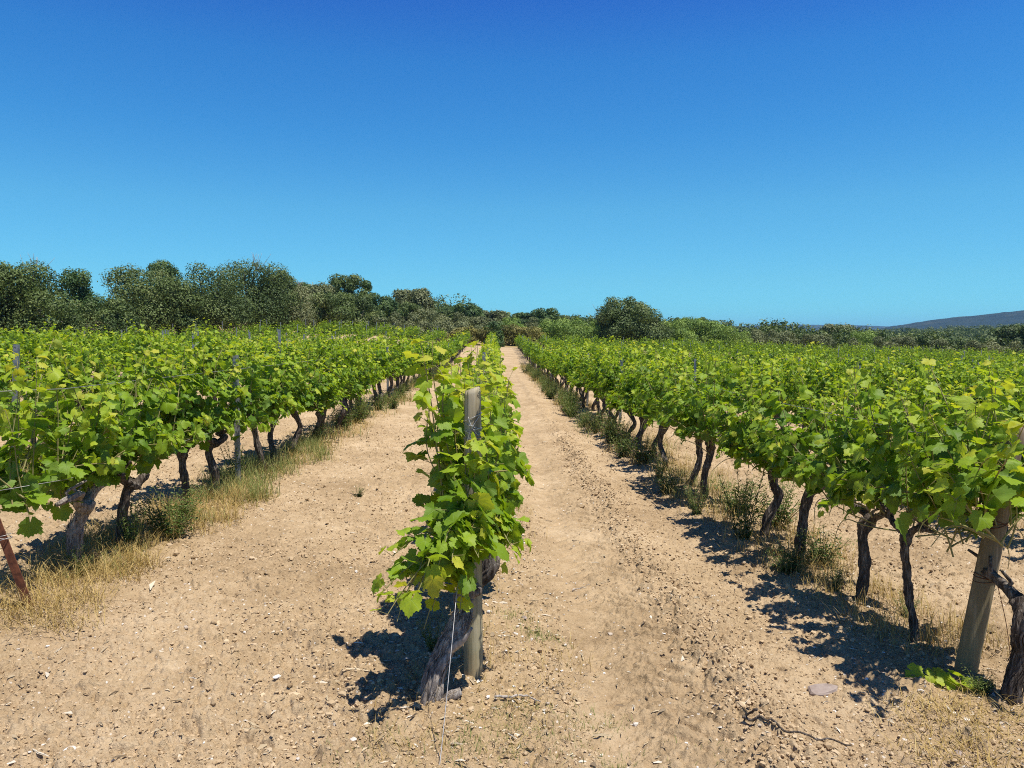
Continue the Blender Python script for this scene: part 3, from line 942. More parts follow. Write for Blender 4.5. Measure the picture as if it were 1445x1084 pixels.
        F = np.concatenate([np.stack([j, jn, 16 + jn, 16 + j], -1), np.stack([32 + j, 48 + j, 48 + jn, 32 + jn], -1),
                            np.stack([j, 32 + j, 32 + jn, jn], -1), np.stack([16 + j, 16 + jn, 48 + jn, 48 + j], -1)])
        mb.add(V, [F])
        return mb.mesh("stake_plate", M['zinc'], False)
    sh, ph = stake_mesh(1.34), plate_mesh(1.34)
    tall = stake_mesh(1.55)
    def stake(x, y, lab, grp, lean=0.0, me=sh, plate=True, s=1.0):
        r_ = empty("metal_stake", (x, y, hbz(x, y)))
        r_.rotation_euler = (0, lean, g.normal(0, .1)); r_.scale = (1, 1, s)
        tag(r_, lab, "stake", grp)
        link("profile", me, r_)
        if plate: link("notched_top", ph, r_)
    G = "grey steel stakes along the vine rows"
    stake(-2.56, 7.68, "grey steel stake with a holed top at the front of the left row", G)
    stake(2.54, 15.39, "grey steel stake among weeds in the first row right of the centre", G, .02)
    stake(-5.1, 8.2, "leaning grey steel stake behind the left row at the left edge", G, .06)
    for k in range(-16, 22):
        x = ROW0 + PITCH * k
        st = 13.5 if abs(k) == 1 else 11 + 3 * g.random() if k else 9.0
        yy = st
        n = 0
        while yy < row_end(x) - .5:
            yy += 5.6 + g.normal(0, .25)
            if abs(x - .0235 * yy) > .66 * yy: continue
            if abs(k) > 1 and g.random() < .5: continue
            if yy > row_end(x): break
            st_ = "near" if yy < 25 else "middle" if yy < 50 else "far"
            side = "left field" if k < 0 else "right field" if k > 0 else "centre row"
            stake(x + g.normal(0, .05), yy, "thin grey steel stake rising above the vines in the %s part of the %s" % (st_, side),
                  "steel stakes in the %s part of the %s" % (st_, side), g.normal(0, .02), tall if k < -1 else sh, False, g.uniform(.94, 1.06))
    # stakes at the ends of the left rows, standing clear in front of the trees
    for k in range(-15, -2):
        x = ROW0 + PITCH * k
        yy = row_end(x) + .4
        stake(x, yy, "grey steel stake closing a left row in front of the oaks", "row end stakes below the oaks", g.normal(0, .03), tall, False, .95)

    # trellis wires
    for k in (-1, 0, 1):
        for h, nm in ((.66, "lower"), (1.2, "upper")):
            x = ROW0 + PITCH * k
            ys = {0: 3.5, 1: 3.72, -1: 4.2}[k]
            Y = np.linspace(ys, 60, 140)
            X = np.full_like(Y, x)
            zz = hb(X, Y) + h
            if k == 1: X[0] = 2.36 + h * .135
            if k == -1: X[0] = -2.51 - .37 * h; 
            o = link("trellis_wire", MB_one(tube(np.stack([X, Y, zz], -1), .0016, 4), "wire", 'wire'))
            tag(o, "%s trellis wire in the leaves of %s" % (nm, row_name(k)), "wire", "trellis wires")
    # guy wire from the middle post to the ground in front
    P = spline([(-.115, 3.452, .82), (-.14, 3.30, .66), (-.158, 3.16, .53), (-.168, 3.05, .41), (-.19, 2.85, .16), (-.205, 2.70, .0), (-.21, 2.62, -.06)], 50)
    tag(link("guy_wire", MB_one(tube(P, .0017, 6), "guy", 'wire')), "pale guy wire from the middle post down to the ground in front", "wire")

def MB_one(t, name, mat, smooth=True):
    mb = MB(); mb.add(*t); return mb.mesh(name, M[mat], smooth)
build_posts()
# ------------------------------------------------------------------ grass, weeds, stones
def blades(x, y, h, lean, wid, g, z=None):
    n = len(x)
    z = hz(x, y) - .01 if z is None else z
    a = g.uniform(0, 6.283, n)
    d = np.stack([np.cos(a), np.sin(a), np.zeros(n)], -1); s = np.stack([-np.sin(a), np.cos(a), np.zeros(n)], -1)
    b = np.stack([x, y, z], -1)
    rows = []
    for t, wf in ((0, 1), (.4, .85), (.75, .55)):
        c = b + np.stack([np.zeros(n), np.zeros(n), h * t * (1 - .25 * t * lean)], -1) + d * (h * lean * t ** 1.8)[:, None]
        rows += [c - s * (wid * wf)[:, None], c + s * (wid * wf)[:, None]]
    tip = b + np.stack([np.zeros(n), np.zeros(n), h * (1 - .25 * lean)], -1) + d * (h * lean)[:, None]
    V = np.stack(rows + [tip], 1).reshape(-1, 3)
    o = (np.arange(n) * 7)[:, None]
    return V, [np.concatenate([o + [0, 1, 3, 2], o + [2, 3, 5, 4]]), o + [4, 5, 6]]

def tufts(g, n, xr, yr, per, spread, hr, w_=.0014, lean=(.2, .9), keep=None):
    cx, cy = g.uniform(*xr, n), g.uniform(*yr, n)
    cx = cx + .10 * np.sin(cy * 2.1) + .07 * np.sin(cy * 5.3 + 1)
    if keep is not None:
        k = keep(cx, cy); cx, cy = cx[k], cy[k]; n = len(cx)
    th = g.uniform(.55, 1, n)
    x = np.repeat(cx, per) + g.normal(0, spread, n * per); y = np.repeat(cy, per) + g.normal(0, spread, n * per)
    h = np.repeat(th, per) * g.uniform(*hr, n * per)
    return x, y, h, g.uniform(*lean, n * per), w_ * g.uniform(.7, 1.5, n * per)

def patch(s): return lambda x, y: fbm(x * 1.4, y * .8, s, 3) > -.02

def build_grass():
    g = rng(21)
    sets = [tufts(g, 420, (-2.9, -2.2), (3.9, 7.2), 20, .06, (.06, .25), .0013, (.2, 1.6)),
            tufts(g, 240, (-2.8, -2.2), (7.2, 14), 14, .08, (.07, .24), .0018, (.2, 1.5)),
            tufts(g, 150, (2.1, 2.75), (3.8, 6.0), 16, .06, (.07, .22)),
            tufts(g, 330, (1.85, 2.75), (5.5, 14), 14, .06, (.08, .26), .0018),
            tufts(g, 80, (1.75, 2.5), (2.7, 3.4), 16, .07, (.04, .13), .0014, (.8, 1.6)),
            tufts(g, 60, (-.55, .35), (2.6, 4.0), 12, .05, (.04, .15), .0011, (.3, 1.3)),
            tufts(g, 120, (-.4, .25), (4.0, 12), 12, .06, (.05, .16)),
            tufts(g, 600, (1.6, 2.5), (13, 45), 8, .09, (.12, .35), .004, keep=patch(3)),
            tufts(g, 500, (-2.9, -2.1), (13, 45), 8, .09, (.12, .32), .004, keep=patch(4)),
            tufts(g, 260, (-5.3, -4.4), (7, 22), 10, .07, (.1, .28), .0022),
            tufts(g, 160, (4.2, 5.1), (7, 22), 10, .07, (.1, .25), .0022)]
    x, y, h, le, wi = (np.concatenate(a) for a in zip(*sets))
    V, P = blades(x, y, h, le, wi, g)
    rn = np.repeat(np.clip(g.normal(.5, .25, len(x)), 0, 1), 7)
    tag(link("dry_grass", mesh_np("dry_grass", V, P, M['drygrass'], None, rn)), "straw yellow dry grass under the vine rows", "grass", kind='stuff')
    sets = [tufts(g, 150, (-2.75, -2.2), (6.8, 10.5), 22, .06, (.12, .32), .002),
            tufts(g, 60, (-2.7, -2.3), (4.6, 6.4), 14, .05, (.08, .2)),
            tufts(g, 160, (1.95, 2.8), (5.5, 12), 14, .06, (.10, .3), .0018, keep=patch(8)),
            tufts(g, 26, (.08, .32), (3.95, 4.35), 16, .035, (.03, .08), .0012),
            tufts(g, 90, (-.1, .55), (2.75, 3.25), 14, .04, (.02, .06), .0011),
            tufts(g, 50, (.3, 1.0), (2.55, 3.0), 12, .04, (.02, .05), .0011),
            tufts(g, 30, (-.6, -.1), (2.6, 3.0), 12, .04, (.02, .06), .0011),
            tufts(g, 170, (-5.4, -4.3), (7.6, 11), 18, .07, (.12, .32), .002),
            tufts(g, 260, (1.6, 2.4), (12, 40), 9, .09, (.12, .34), .004, keep=patch(5)),
            tufts(g, 330, (-2.9, -2.1), (10, 40), 9, .09, (.12, .34), .004, keep=patch(6))]
    x, y, h, le, wi = (np.concatenate(a) for a in zip(*sets))
    V, P = blades(x, y, h, le, wi, g)
    rn = np.repeat(np.clip(g.normal(.5, .25, len(x)), 0, 1), 7)
    tag(link("green_grass", mesh_np("green_grass", V, P, M['greengrass'], None, rn)), "short yellowish green grass in patches along the rows", "grass", kind='stuff')
build_grass()

def weed_meshes(g, h, stems, spread, leafl, narrow, bushy):
    st, V, P, Rn, n = MB(), [], [], [], 0
    for i in range(stems):
        a = g.uniform(0, 6.28); rr = spread * math.sqrt(g.random())
        hh = h * g.uniform(.6, 1.05)
        tip = np.array([rr * math.cos(a), rr * math.sin(a), hh])
        path = spline([(tip[0] * .12, tip[1] * .12, -.03), (tip[0] * .5, tip[1] * .5, hh * .45), tip], 14)
        st.add(*tube(path, np.linspace(.004, .0015, 14), 4, cap=False))
        m = int((75 if bushy else 62) * hh / .4)
        t = g.uniform(.08, 1.0, m)
        b = np.stack([np.interp(t, np.linspace(0, 1, 14), path[:, q]) for q in range(3)], -1)
        if bushy: b += g.normal(0, .03, b.shape) * [1, 1, .5]
        az = g.uniform(0, 6.28, m)
        d = norm(np.stack([np.cos(az), np.sin(az), g.normal(.75 if not bushy else .4, .3, m)], -1))
        L = leafl * g.uniform(.6, 1.1, m) * (1.1 - .5 * t)
        s = norm(np.cross(d, g.normal(0, .35, (m, 3)) + [0, 0, 1]))
        up = np.cross(s, d)
        w_ = (L * narrow)[:, None]
        mid = b + d * (L * .5)[:, None] + up * (L * .06)[:, None]
        q = np.stack([b, mid - s * w_, b + d * L[:, None] - up * (L * .12)[:, None], mid + s * w_], 1).reshape(-1, 3)
        V.append(q); P.append(np.arange(m * 4).reshape(-1, 4) + n); n += m * 4
        Rn.append(np.repeat(np.clip(.25 + .5 * t + g.normal(0, .15, m), 0, 1), 4))
    return st.mesh("weed_stems", M['cane']), mesh_np("weed_leaves", np.concatenate(V), [np.concatenate(P)], M['weed'], None, np.concatenate(Rn))

def build_weeds():
    g = rng(31)
    tall = [weed_meshes(rng(60 + i), .5, 11, .2, .062, .11, False) for i in range(4)]
    bush = [weed_meshes(rng(70 + i), .34, 18, .26, .05, .17, True) for i in range(4)]
    W = [  # x, y, height, tall?, label
        (2.07, 6.25, .62, 1, "tall dark narrow leaved weed in the shade of the first right row"),
        (1.93, 7.2, .32, 1, None), (1.95, 11.5, .45, 1, None), (1.90, 12.3, .5, 0, None), (2.0, 13.2, .55, 1, None), (1.85, 14.2, .42, 0, None),
        (2.0, 10.2, .4, 0, None), (2.0, 9.2, .38, 1, None), (2.5, 6.7, .42, 0, None), (2.45, 5.6, .3, 0, None), (1.9, 8.3, .3, 0, None), (1.85, 10.9, .35, 0, None),
        (1.80, 13.6, .4, 1, None), (2.25, 4.95, .2, 1, None), (2.52, 4.55, .16, 1, None), (2.1, 5.35, .22, 0, None), (1.95, 11.9, .5, 1, None), (2.35, 7.3, .36, 0, None),
        (-2.38, 5.66, .34, 0, "low bushy bright green weed at the foot of the left row"), (-2.52, 5.35, .38, 1, "dark upright weed between two trunks of the left row"),
        (-2.50, 6.05, .3, 0, None), (-2.55, 4.72, .2, 1, "small upright weed beside the pale bare trunk of the left row"), (-2.60, 7.75, .46, 1, "tall thin weed just left of the holed grey stake"),
        (-2.45, 12.5, .4, 0, None), (-2.40, 13.4, .5, 0, None), (-2.45, 14.4, .42, 0, None), (-2.5, 10.8, .3, 0, None), (-2.4, 16, .4, 0, None),
        (-4.75, 8.2, .30, 0, None), (-4.9, 8.8, .36, 0, None), (-4.55, 8.6, .28, 0, None), (-4.7, 9.4, .32, 0, None), (-5.2, 9.1, .3, 0, None), (-5.0, 8.3, .26, 0, None),
        (-1.32, 7.45, .13, 1, "single small green weed sprig alone on the left soil path"),
        (-.30, 3.75, .17, 1, None), (2.3, 3.5, .1, 0, None)]
    y = 14.8
    while y < 40:
        W.append((1.78 + g.normal(0, .13), y, g.uniform(.3, .55), int(g.random() < .4), None)); y += g.uniform(.45, 1.1)
        if g.random() < .5: W.append((-2.42 + g.normal(0, .12), y, g.uniform(.25, .45), 0, None))
    for x, y, h, t, lab in W:
        st, lv = (tall if t else bush)[int(g.integers(4))]
        r_ = empty("weed", (x, y, float(hz(np.array([x]), np.array([y]))[0]) - .01), g.uniform(0, 6.28))
        s = h / (.5 if t else .34)
        r_.scale = (s ** .7, s ** .7, s)
        side = "first right row" if x > 1 else "second left row" if x < -4 else "first left row" if x < -2 else "centre row"
        st_ = "near" if y < 9 else "middle" if y < 18 else "far"
        kind = "upright narrow leaved weed" if t else "low bushy green weed"
        tag(r_, lab or "%s along the %s part of the %s" % (kind, st_, side), "weed", "weeds along the %s part of the %s, %s" % (st_, side, "upright" if t else "bushy"))
        link("stems", st, r_); link("leaves", lv, r_)
build_weeds()

ICO = None
def ico(sub):
    import bmesh
    bm = bmesh.new(); bmesh.ops.create_icosphere(bm, subdivisions=sub, radius=1)
    V = np.array([v.co[:] for v in bm.verts]); F = np.array([[v.index for v in f.verts] for f in bm.faces]); bm.free()
    return V, F

def lumps(x, y, r, g, sub=2, sink=.35, rough=.5, flat=.75):
    V0, F0 = ico(sub)
    n, k = len(x), len(V0)
    sh = np.ones((n, k))
    for q in range(5):
        d = norm(g.normal(0, 1, (n, 3)))
        dt = np.einsum('kc,nc->nk', V0, d)
        sh = np.minimum(sh, 1 - rough * np.clip(dt - g.uniform(.1, .6, n)[:, None], 0, 1))     # chip facets off
        sh = sh + .10 * np.sin(dt * g.uniform(2, 6, n)[:, None] + q)
    sc = np.stack([g.uniform(.75, 1.3, n), g.uniform(.75, 1.3, n), g.uniform(.6, 1.0, n) * flat], -1)
    a = g.uniform(0, 6.28, n); ca, sa = np.cos(a)[:, None], np.sin(a)[:, None]
    W = V0[None] * sh[..., None] * (sc * r[:, None])[:, None, :]
    X = W[..., 0] * ca - W[..., 1] * sa; Y = W[..., 0] * sa + W[..., 1] * ca
    z = hz(x, y) + r * flat * (.8 - sink) * .6
    V = np.stack([X + x[:, None], Y + y[:, None], W[..., 2] + z[:, None]], -1).reshape(-1, 3)
    F = (F0[None] + (np.arange(n) * k)[:, None, None]).reshape(-1, 3)
    return V, [F], k

def cone_xy(g, n, y0, y1, xr=None, p=1.6):
    y = y0 + (y1 - y0) * g.random(n) ** p
    x = (g.uniform(-.72, .76, n)) * y if xr is None else g.uniform(*xr, n)
    return x, y

def build_stones():
    g = rng(41)
    x, y = cone_xy(g, 120000, 2.3, 15, None, 1.35)
    keep = (zone(.56, .2, x) + .75 * zone(.86, .14, x) < .25 + .6 * g.random(len(x))) & (fbm(x * 1.3, y * 1.3, 12, 3) > -.5 + .8 * g.random(len(x)) ** 2)
    x, y = x[keep], y[keep]
    x2, y2 = 1.12 + g.normal(0, .10, 5000), 2.4 + 10 * g.random(5000) ** 1.3
    x4, y4 = cone_xy(g, 16000, 2.3, 14, None, 1.3)
    k4 = (fbm(x4 * 1.1, y4 * 1.1, 33, 3) > .12 - .25 * g.random(len(x4))) & (zone(.7, .3, x4) < .4)
    x4, y4 = x4[k4], y4[k4]
    x, y = np.concatenate([x, x4, x2]), np.concatenate([y, y4, y2])
    r = np.clip(np.exp(g.normal(-5.3, .42, len(x))) * (1 + .035 * y), .0022, .020)
    r[-5000:] *= 1.5
    r[-5000 - len(x4):-5000] *= 1.7
    V, P, k = lumps(x, y, r, g, 1, .25, .8, .9)
    rn = np.repeat(np.clip(g.normal(.5, .22, len(x)), 0, 1), k)
    tag(link("soil_clods", mesh_np("soil_clods", V, P, M['clod'], None, rn, False)), "loose crumbly clods of tan soil strewn over the paths", "soil", kind='stuff')
    x, y = cone_xy(g, 800, 2.3, 13)
    x2, y2 = g.normal(.08, .22, 420), g.uniform(3.0, 8, 420)
    x3, y3 = g.normal(2.1, .3, 160), g.uniform(3.0, 5, 160)
    x, y = np.concatenate([x, x2, x3]), np.concatenate([y, y2, y3])
    r = np.clip(np.exp(g.normal(-5.15, .45, len(x))), .003, .022)
    V, P, k = lumps(x, y, r, g, 1, .2)
    rn = np.repeat(g.random(len(x)), k)
    tag(link("pebbles", mesh_np("pebbles", V, P, M['pebble'], None, rn, False)), "small whitish pebbles and chips scattered on the soil", "gravel", kind='stuff')
    # straw, bark bits and prunings lying flat; the darkest imitate shadow pits
    x, y = cone_xy(g, 5200, 2.3, 14)
    x2, y2 = ROW0 + PITCH * g.integers(-1, 2, 3800) + g.normal(.1, .33, 3800), 2.5 + 9.5 * g.random(3800) ** 1.3
    x, y = np.concatenate([x, x2]), np.concatenate([y, y2]); n = len(x)
    a = g.uniform(0, 6.28, n); L = np.clip(np.exp(g.normal(-4.0, .6, n)), .006, .12); w_ = np.clip(L * .07, .0008, .0022)
    z = hz(x, y) + .006
    d = np.stack([np.cos(a), np.sin(a), g.normal(0, .15, n)], -1); s = np.stack([-np.sin(a), np.cos(a), g.normal(0, .4, n)], -1)
    b = np.stack([x, y, z], -1)
    up = np.array([0, 0, 1.0])
    mid = b + g.normal(0, .12, n)[:, None] * s * L[:, None] + up * (.004 * g.random(n))[:, None]
    V = np.stack([b - d * L[:, None] / 2 - s * w_[:, None], b - d * L[:, None] / 2 + s * w_[:, None], mid - s * w_[:, None], mid + s * w_[:, None],
                  b + d * L[:, None] / 2 - s * w_[:, None], b + d * L[:, None] / 2 + s * w_[:, None], mid + up * (w_ * 1.6)[:, None]], 1).reshape(-1, 3)
    o = (np.arange(n) * 7)[:, None]
    P = [np.concatenate([o + [0, 1, 3, 2], o + [2, 3, 5, 4]]), np.concatenate([o + [0, 6, 4], o + [1, 5, 6]])]
    rn = np.repeat(g.random(n), 7)
    tag(link("straw_litter", mesh_np("straw_litter", V, P, M['straw'], None, rn, False)), "bits of straw and dry bark littering the soil, the darkest imitating shadow pits", "litter", kind='stuff')

    def rock(name, x, y, r, lab, mat, flat, sink=.3, grp=None):
        gg = rng(int(abs(x) * 1000 + y * 100))
        V, P, k = lumps(np.array([0.0]), np.array([0.0]), np.array([r]), gg, 3, sink, .75, flat)
        V[:, 2] -= float(hz(np.array([0.]), np.array([0.]))[0])
        o = link(name, mesh_np(name, V, P, M[mat], None, None, True), None, (x, y, float(hz(np.array([x]), np.array([y]))[0])))
        tag(o, lab, "stone", grp)
    # flat pinkish slab
    o_ = [(-.075, -.02), (-.06, .03), (-.01, .045), (.05, .04), (.085, .0), (.06, -.035), (-.01, -.045), (-.055, -.04)]
    mb = MB(); m = len(o_)
    lo = np.c_[np.array(o_) * 1.0, np.full(m, -.03)]; hi = np.c_[np.array(o_) * .97, np.full(m, .022) + .006 * np.sin(np.arange(m) * 2.1)]
    top = np.c_[np.array(o_) * .86, np.full(m, .031) + .004 * np.sin(np.arange(m) * 1.7)]
    j = np.arange(m); jn = (j + 1) % m
    mb.add(np.vstack([lo, hi, top, [[0, 0, .033]]]), [np.vstack([np.stack([j, jn, m + jn, m + j], -1), np.stack([m + j, m + jn, 2 * m + jn, 2 * m + j], -1)]),
                                                   np.stack([2 * m + j, 2 * m + jn, np.full(m, 3 * m)], -1)])
    sl = link("flat_stone", mb.mesh("flat_stone", M['stone'], False), None, (1.57, 3.56, float(hz(np.array([1.57]), np.array([3.56]))[0]) - .012))
    sl.rotation_euler = (R(6), R(-4), .15)
    tag(sl, "flat pinkish stone slab lying on the soil left of the leaning post", "stone")
    WS = [(-.98, 3.42, .022, "small white stone on the left soil path"), (.17, 4.3, .02, "pale chip of stone beside the green grass tuft"), (2.06, 3.22, .024, "whitish stone near the lower right corner"),
          (1.72, 3.1, .017, "roundish white stone below the flat slab"), (1.86, 2.95, .035, "tan rounded stone at the lower right"), (-1.55, 2.75, .03, "whitish flat stone at the lower left")]
    for x, y, r, lab in WS: rock("stone", x, y, r, lab, 'whitestone' if 'whit' in lab else 'stone', .6, grp="larger loose stones on the soil")
    # sticks
    def stick(name, pts, r, lab, mat='deadwood'):
        P = spline(pts, 24)
        P[:, 2] += hz(P[:, 0], P[:, 1]) * .6 + .4 * hz(P[:1, 0], P[:1, 1])
        tag(link(name, MB_one(tube(P, np.linspace(r, r * .5, 24), 7, .25, 0, 3), name, mat)), lab, "stick")
    stick("twig", [(1.02, 3.06, .03), (1.12, 3.02, .02), (1.25, 2.97, .015), (1.42, 2.94, .02)], .006, "long dark twig lying on the soil at the lower right", 'bark')
    stick("twig", [(1.06, 3.0, .09), (1.04, 3.05, .05), (1.03, 3.08, .0)], .006, "short dark twig standing up beside the long twig", 'bark')
    stick("twig", [(.0, 3.28, .02), (.13, 3.3, .02), (.2, 3.26, .015)], .006, "pale grey stick on the ground right of the middle post")
    stick("twig", [(.52, 5.05, .01), (.62, 5.1, .012), (.75, 5.12, .008)], .004, "curved thin twig in the smooth wheel track")
    # broken stub and forked stump at the foot of the middle vine are that vine's own wood
    v0 = [o for o in bpy.data.objects if o.name == VINE0][0]
    mb = MB()
    mb.add(*tube(spline([(.08, .045, .23), (.12, .01, .275), (.155, -.01, .315), (.185, -.015, .36)], 16), np.linspace(.020, .006, 16), 10, .4, 4, 2))
    link("broken_stub", mb.mesh("stub", M['deadwood']), v0)
    link("root_stump", MB_one(tube(spline([(.01, .0, -.02), (.06, .02, .02), (.11, .03, .05), (.135, .035, .06)], 14), np.linspace(.026, .016, 14), 14, .4, 4, 8), "root_stump", 'bark_pale'), v0)
    # fallen shoot with fresh leaves
    g2 = rng(8)
    x, y = 2.13, 3.60
    root = empty("fallen_shoot", (x, y, float(hz(np.array([x]), np.array([y]))[0])))
    tag(root, "fallen green vine shoot with a few fresh leaves on the soil by the leaning post", "shoot")
    P = spline([(-.09, .03, .03), (0, .0, .035), (.09, -.05, .03), (.19, -.07, .02)], 20)
    link("stem", MB_one(tube(P, np.linspace(.004, .0018, 20), 6), "fallen_stem", 'cane'), root)
    pos = np.array([(-.08, .04, .045), (-.03, -.03, .05), (.02, .03, .05), (.06, -.05, .045), (.10, -.01, .05), (.12, -.09, .03), (.19, -.07, .03), (.03, -.06, .03)])
    V, F, uv, rn = leaves_arrays(pos, np.array([0, -.25, 1.0]) + g2.normal(0, .3, (8, 3)), g2.normal(0, .6, (8, 3)) + [.4, -.3, 0], g2.uniform(.05, .095, 8), g2.uniform(.72, .95, 8), 'hi', g2)
    link("foliage", mesh_np("fallen_leaves", V, F, M['leaf_hi'], uv, rn), root)
VINE0 = "grapevine"
build_stones()

# ------------------------------------------------------------------ trees and shrubs
def crown(g, h, w_, nl, leaf, nleaf, low=.08, up=0.0, shape=1.0, lump=(.12, .30)):
    a = g.uniform(0, 6.28, nl)
    zc = low + (1 - low) * g.uniform(.08, .9, nl)
    prof = np.sqrt(np.clip(1 - ((zc - .42) / .62) ** 2, .05, 1)) ** shape
    rr = prof * np.sqrt(g.uniform(.15, 1, nl)) * .5 * w_
    lr = g.uniform(*lump, nl) * min(h, w_) * (1.1 - .35 * zc)
    cz = zc * h
    top = cz + lr * .9 > h
    cz[top] = h - lr[top] * g.uniform(.75, 1.0, top.sum())
    rr = np.minimum(rr, np.maximum(.52 * w_ - lr * .7, 0))
    Cn = np.stack([rr * np.cos(a), rr * np.sin(a), cz], -1)
    hue = g.normal(0, .23, nl)
    wt = lr ** 2; idx = g.choice(nl, nleaf, p=wt / wt.sum())
    d = norm(g.normal(0, 1, (nleaf, 3)) + [0, 0, .25])
    rad = lr[idx] * (1 - .45 * g.random(nleaf) ** 3) * (1 + .11 * g.normal(0, 1, nleaf))
    p = Cn[idx] + d * rad[:, None] * [1, 1, .85]
    p[:, 2] = np.maximum(p[:, 2], low * h * .4)
    n = norm(d + g.normal(0, .28, (nleaf, 3)) + [0, 0, .15])
    t = g.normal(0, 1, (nleaf, 3)) * [1, 1, 1 - .6 * up] + np.array([0, 0, 2.2]) * up
    t = norm(t - n * (t * n).sum(-1, keepdims=True)); s = np.cross(t, n)
    L = leaf * g.uniform(.6, 1.4, nleaf)[:, None]; wd = L * (.36 - .2 * up)
    bend = n * L * .12
    V = np.stack([p - t * L * .5, p - s * wd + bend, p + t * L * .5, p + s * wd + bend], 1).reshape(-1, 3)
    F = np.arange(nleaf * 4).reshape(-1, 4)
    rn = np.repeat(np.clip(.45 + hue[idx] + g.normal(0, .11, nleaf), 0, 1), 4)
    return V, F, rn, Cn, lr

def wood(g, h, Cn, base_r, n=9):
    mb = MB()
    fork = np.array([g.normal(0, .1), g.normal(0, .1), h * .28])
    mb.add(*tube(spline([(0, 0, -.3), (g.normal(0, .08), g.normal(0, .08), h * .14), fork], 12), np.linspace(base_r * 1.25, base_r * .8, 12), 10, .25, 5, 3))
    for i in g.choice(len(Cn), min(n, len(Cn)), replace=False):
        c = Cn[i]
        mid = (fork + c) / 2 + g.normal(0, .2, 3)
        mb.add(*tube(spline([fork - [0, 0, .1], mid, c], 10), np.linspace(base_r * .55, base_r * .1, 10), 6, .2, 0, 4))
    return mb.mesh("tree_trunk", M['treebark'])

TREES = [
    ('oak', -33.8, 50.0, 6.61, 6.6, "grey green oak cut by the left edge of the photo"),
    ('oak', -31.8, 52.0, 6.51, 5.75, "tall ragged oak beside the left edge"),
    ('oak', -28.6, 50.5, 4.64, 3.72, "lower oak in front of the dark pointed tree at the left"),
    ('pine', -30.4, 57.0, 6.11, 3.26, "dark green tree with a pointed double top left of the gap in the oaks"),
    ('oak', -26.7, 54.0, 3.94, 3.73, "short oak at the left side of the gap between the oaks"),
    ('oak', -25.4, 53.0, 3.17, 2.93, "lowest pale oak filling the gap between the oaks"),
    ('oak', -27.4, 62.0, 6.55, 6.00, "broad dense oak right of the gap in the treeline"),
    ('pine', -29.2, 68.0, 7.21, 3.76, "darker green tree top rising behind the broad dense oak"),
    ('oak', -25.5, 63.0, 5.52, 4.06, "middle sized oak tucked between two taller round oaks"),
    ('oak', -23.7, 66.0, 6.58, 5.78, "round dark oak in the middle of the left treeline"),
    ('oak', -22.2, 71.0, 7.21, 6.87, "tallest wide oak of the left treeline with bare twigs on top"),
    ('oak', -21.0, 74.0, 6.81, 4.77, "oak just right of the tallest wide oak"),
    ('grey', -19.9, 75.0, 5.28, 4.84, "silvery grey oak at the right end of the tall oaks"),
    ('pine', -20.9, 84.0, 6.29, 2.79, "small dark tree top just past the silvery grey oak"),
    ('grey', -19.3, 84.0, 6.08, 4.65, "pale grey green tree behind the low oak, left part of the second clump"),
    ('oak', -17.1, 80.0, 4.74, 5.16, "low wide oak at the foot of the second clump of trees"),
    ('oak', -17.0, 90.0, 7.12, 4.98, "tallest light topped tree of the second clump"),
    ('pine', -15.2, 92.0, 6.63, 2.88, "slim dark tree at the right of the second clump"),
    ('oak', -15.1, 84.0, 4.91, 6.97, "spreading low oak at the right foot of the second clump"),
    ('pine', -13.5, 94.0, 4.76, 4.33, "dark tree sloping down right of the second clump"),
    ('grey', -11.1, 104.0, 5.61, 5.56, "lone pale rounded tree standing right of the second clump"),
    ('oak', -11.4, 98.0, 3.88, 5.42, "low tree beneath the lone pale rounded tree"),
    ('pine', -4.7, 125.0, 4.00, 6.45, "far dark rounded tree on the scrub slope left of the path end"),
    ('grey', -.2, 135.0, 3.28, 5.72, "far pale tree on the ridge straight above the path end"),
    ('oak', -7.5, 118.0, 2.65, 5.44, "low tree on the scrub slope left of the far dark rounded tree"),
    ('pine', 5.9, 130.0, 3.03, 5.99, "low dark tree on the ridge right of the path end"),
    ('pine', 8.5, 128.0, 3.95, 4.48, "small pointed dark tree on the ridge right of the path end"),
    ('oak', 13.3, 140.0, 3.28, 5.16, "low far tree on the ridge left of the big lone oak"),
    ('oak', 15.3, 86.0, 5.84, 6.98, "big dark lone oak behind the right field"),
    ('oak', 13.4, 85.0, 4.37, 3.92, "smaller oak leaning on the left side of the big lone oak"),
    ('oak', 18.5, 88.0, 3.45, 4.06, "low oak bush at the right foot of the big lone oak"),
    ('pine', 45.8, 190.0, 10.47, 3.50, "thin dark tree poking above the far ridge, nearest the big lone oak"),
    ('pine', 51.1, 190.0, 11.05, 4.2, "far umbrella shaped tree standing alone on the descending ridge"),
    ('grey', 50.0, 112.0, 4.96, 6.19, "pale round tree behind the right field below the blue hills"),
    ('oak', 75.2, 110.0, 5.7, 6.08, "dark tree at the right edge behind the field"),
]
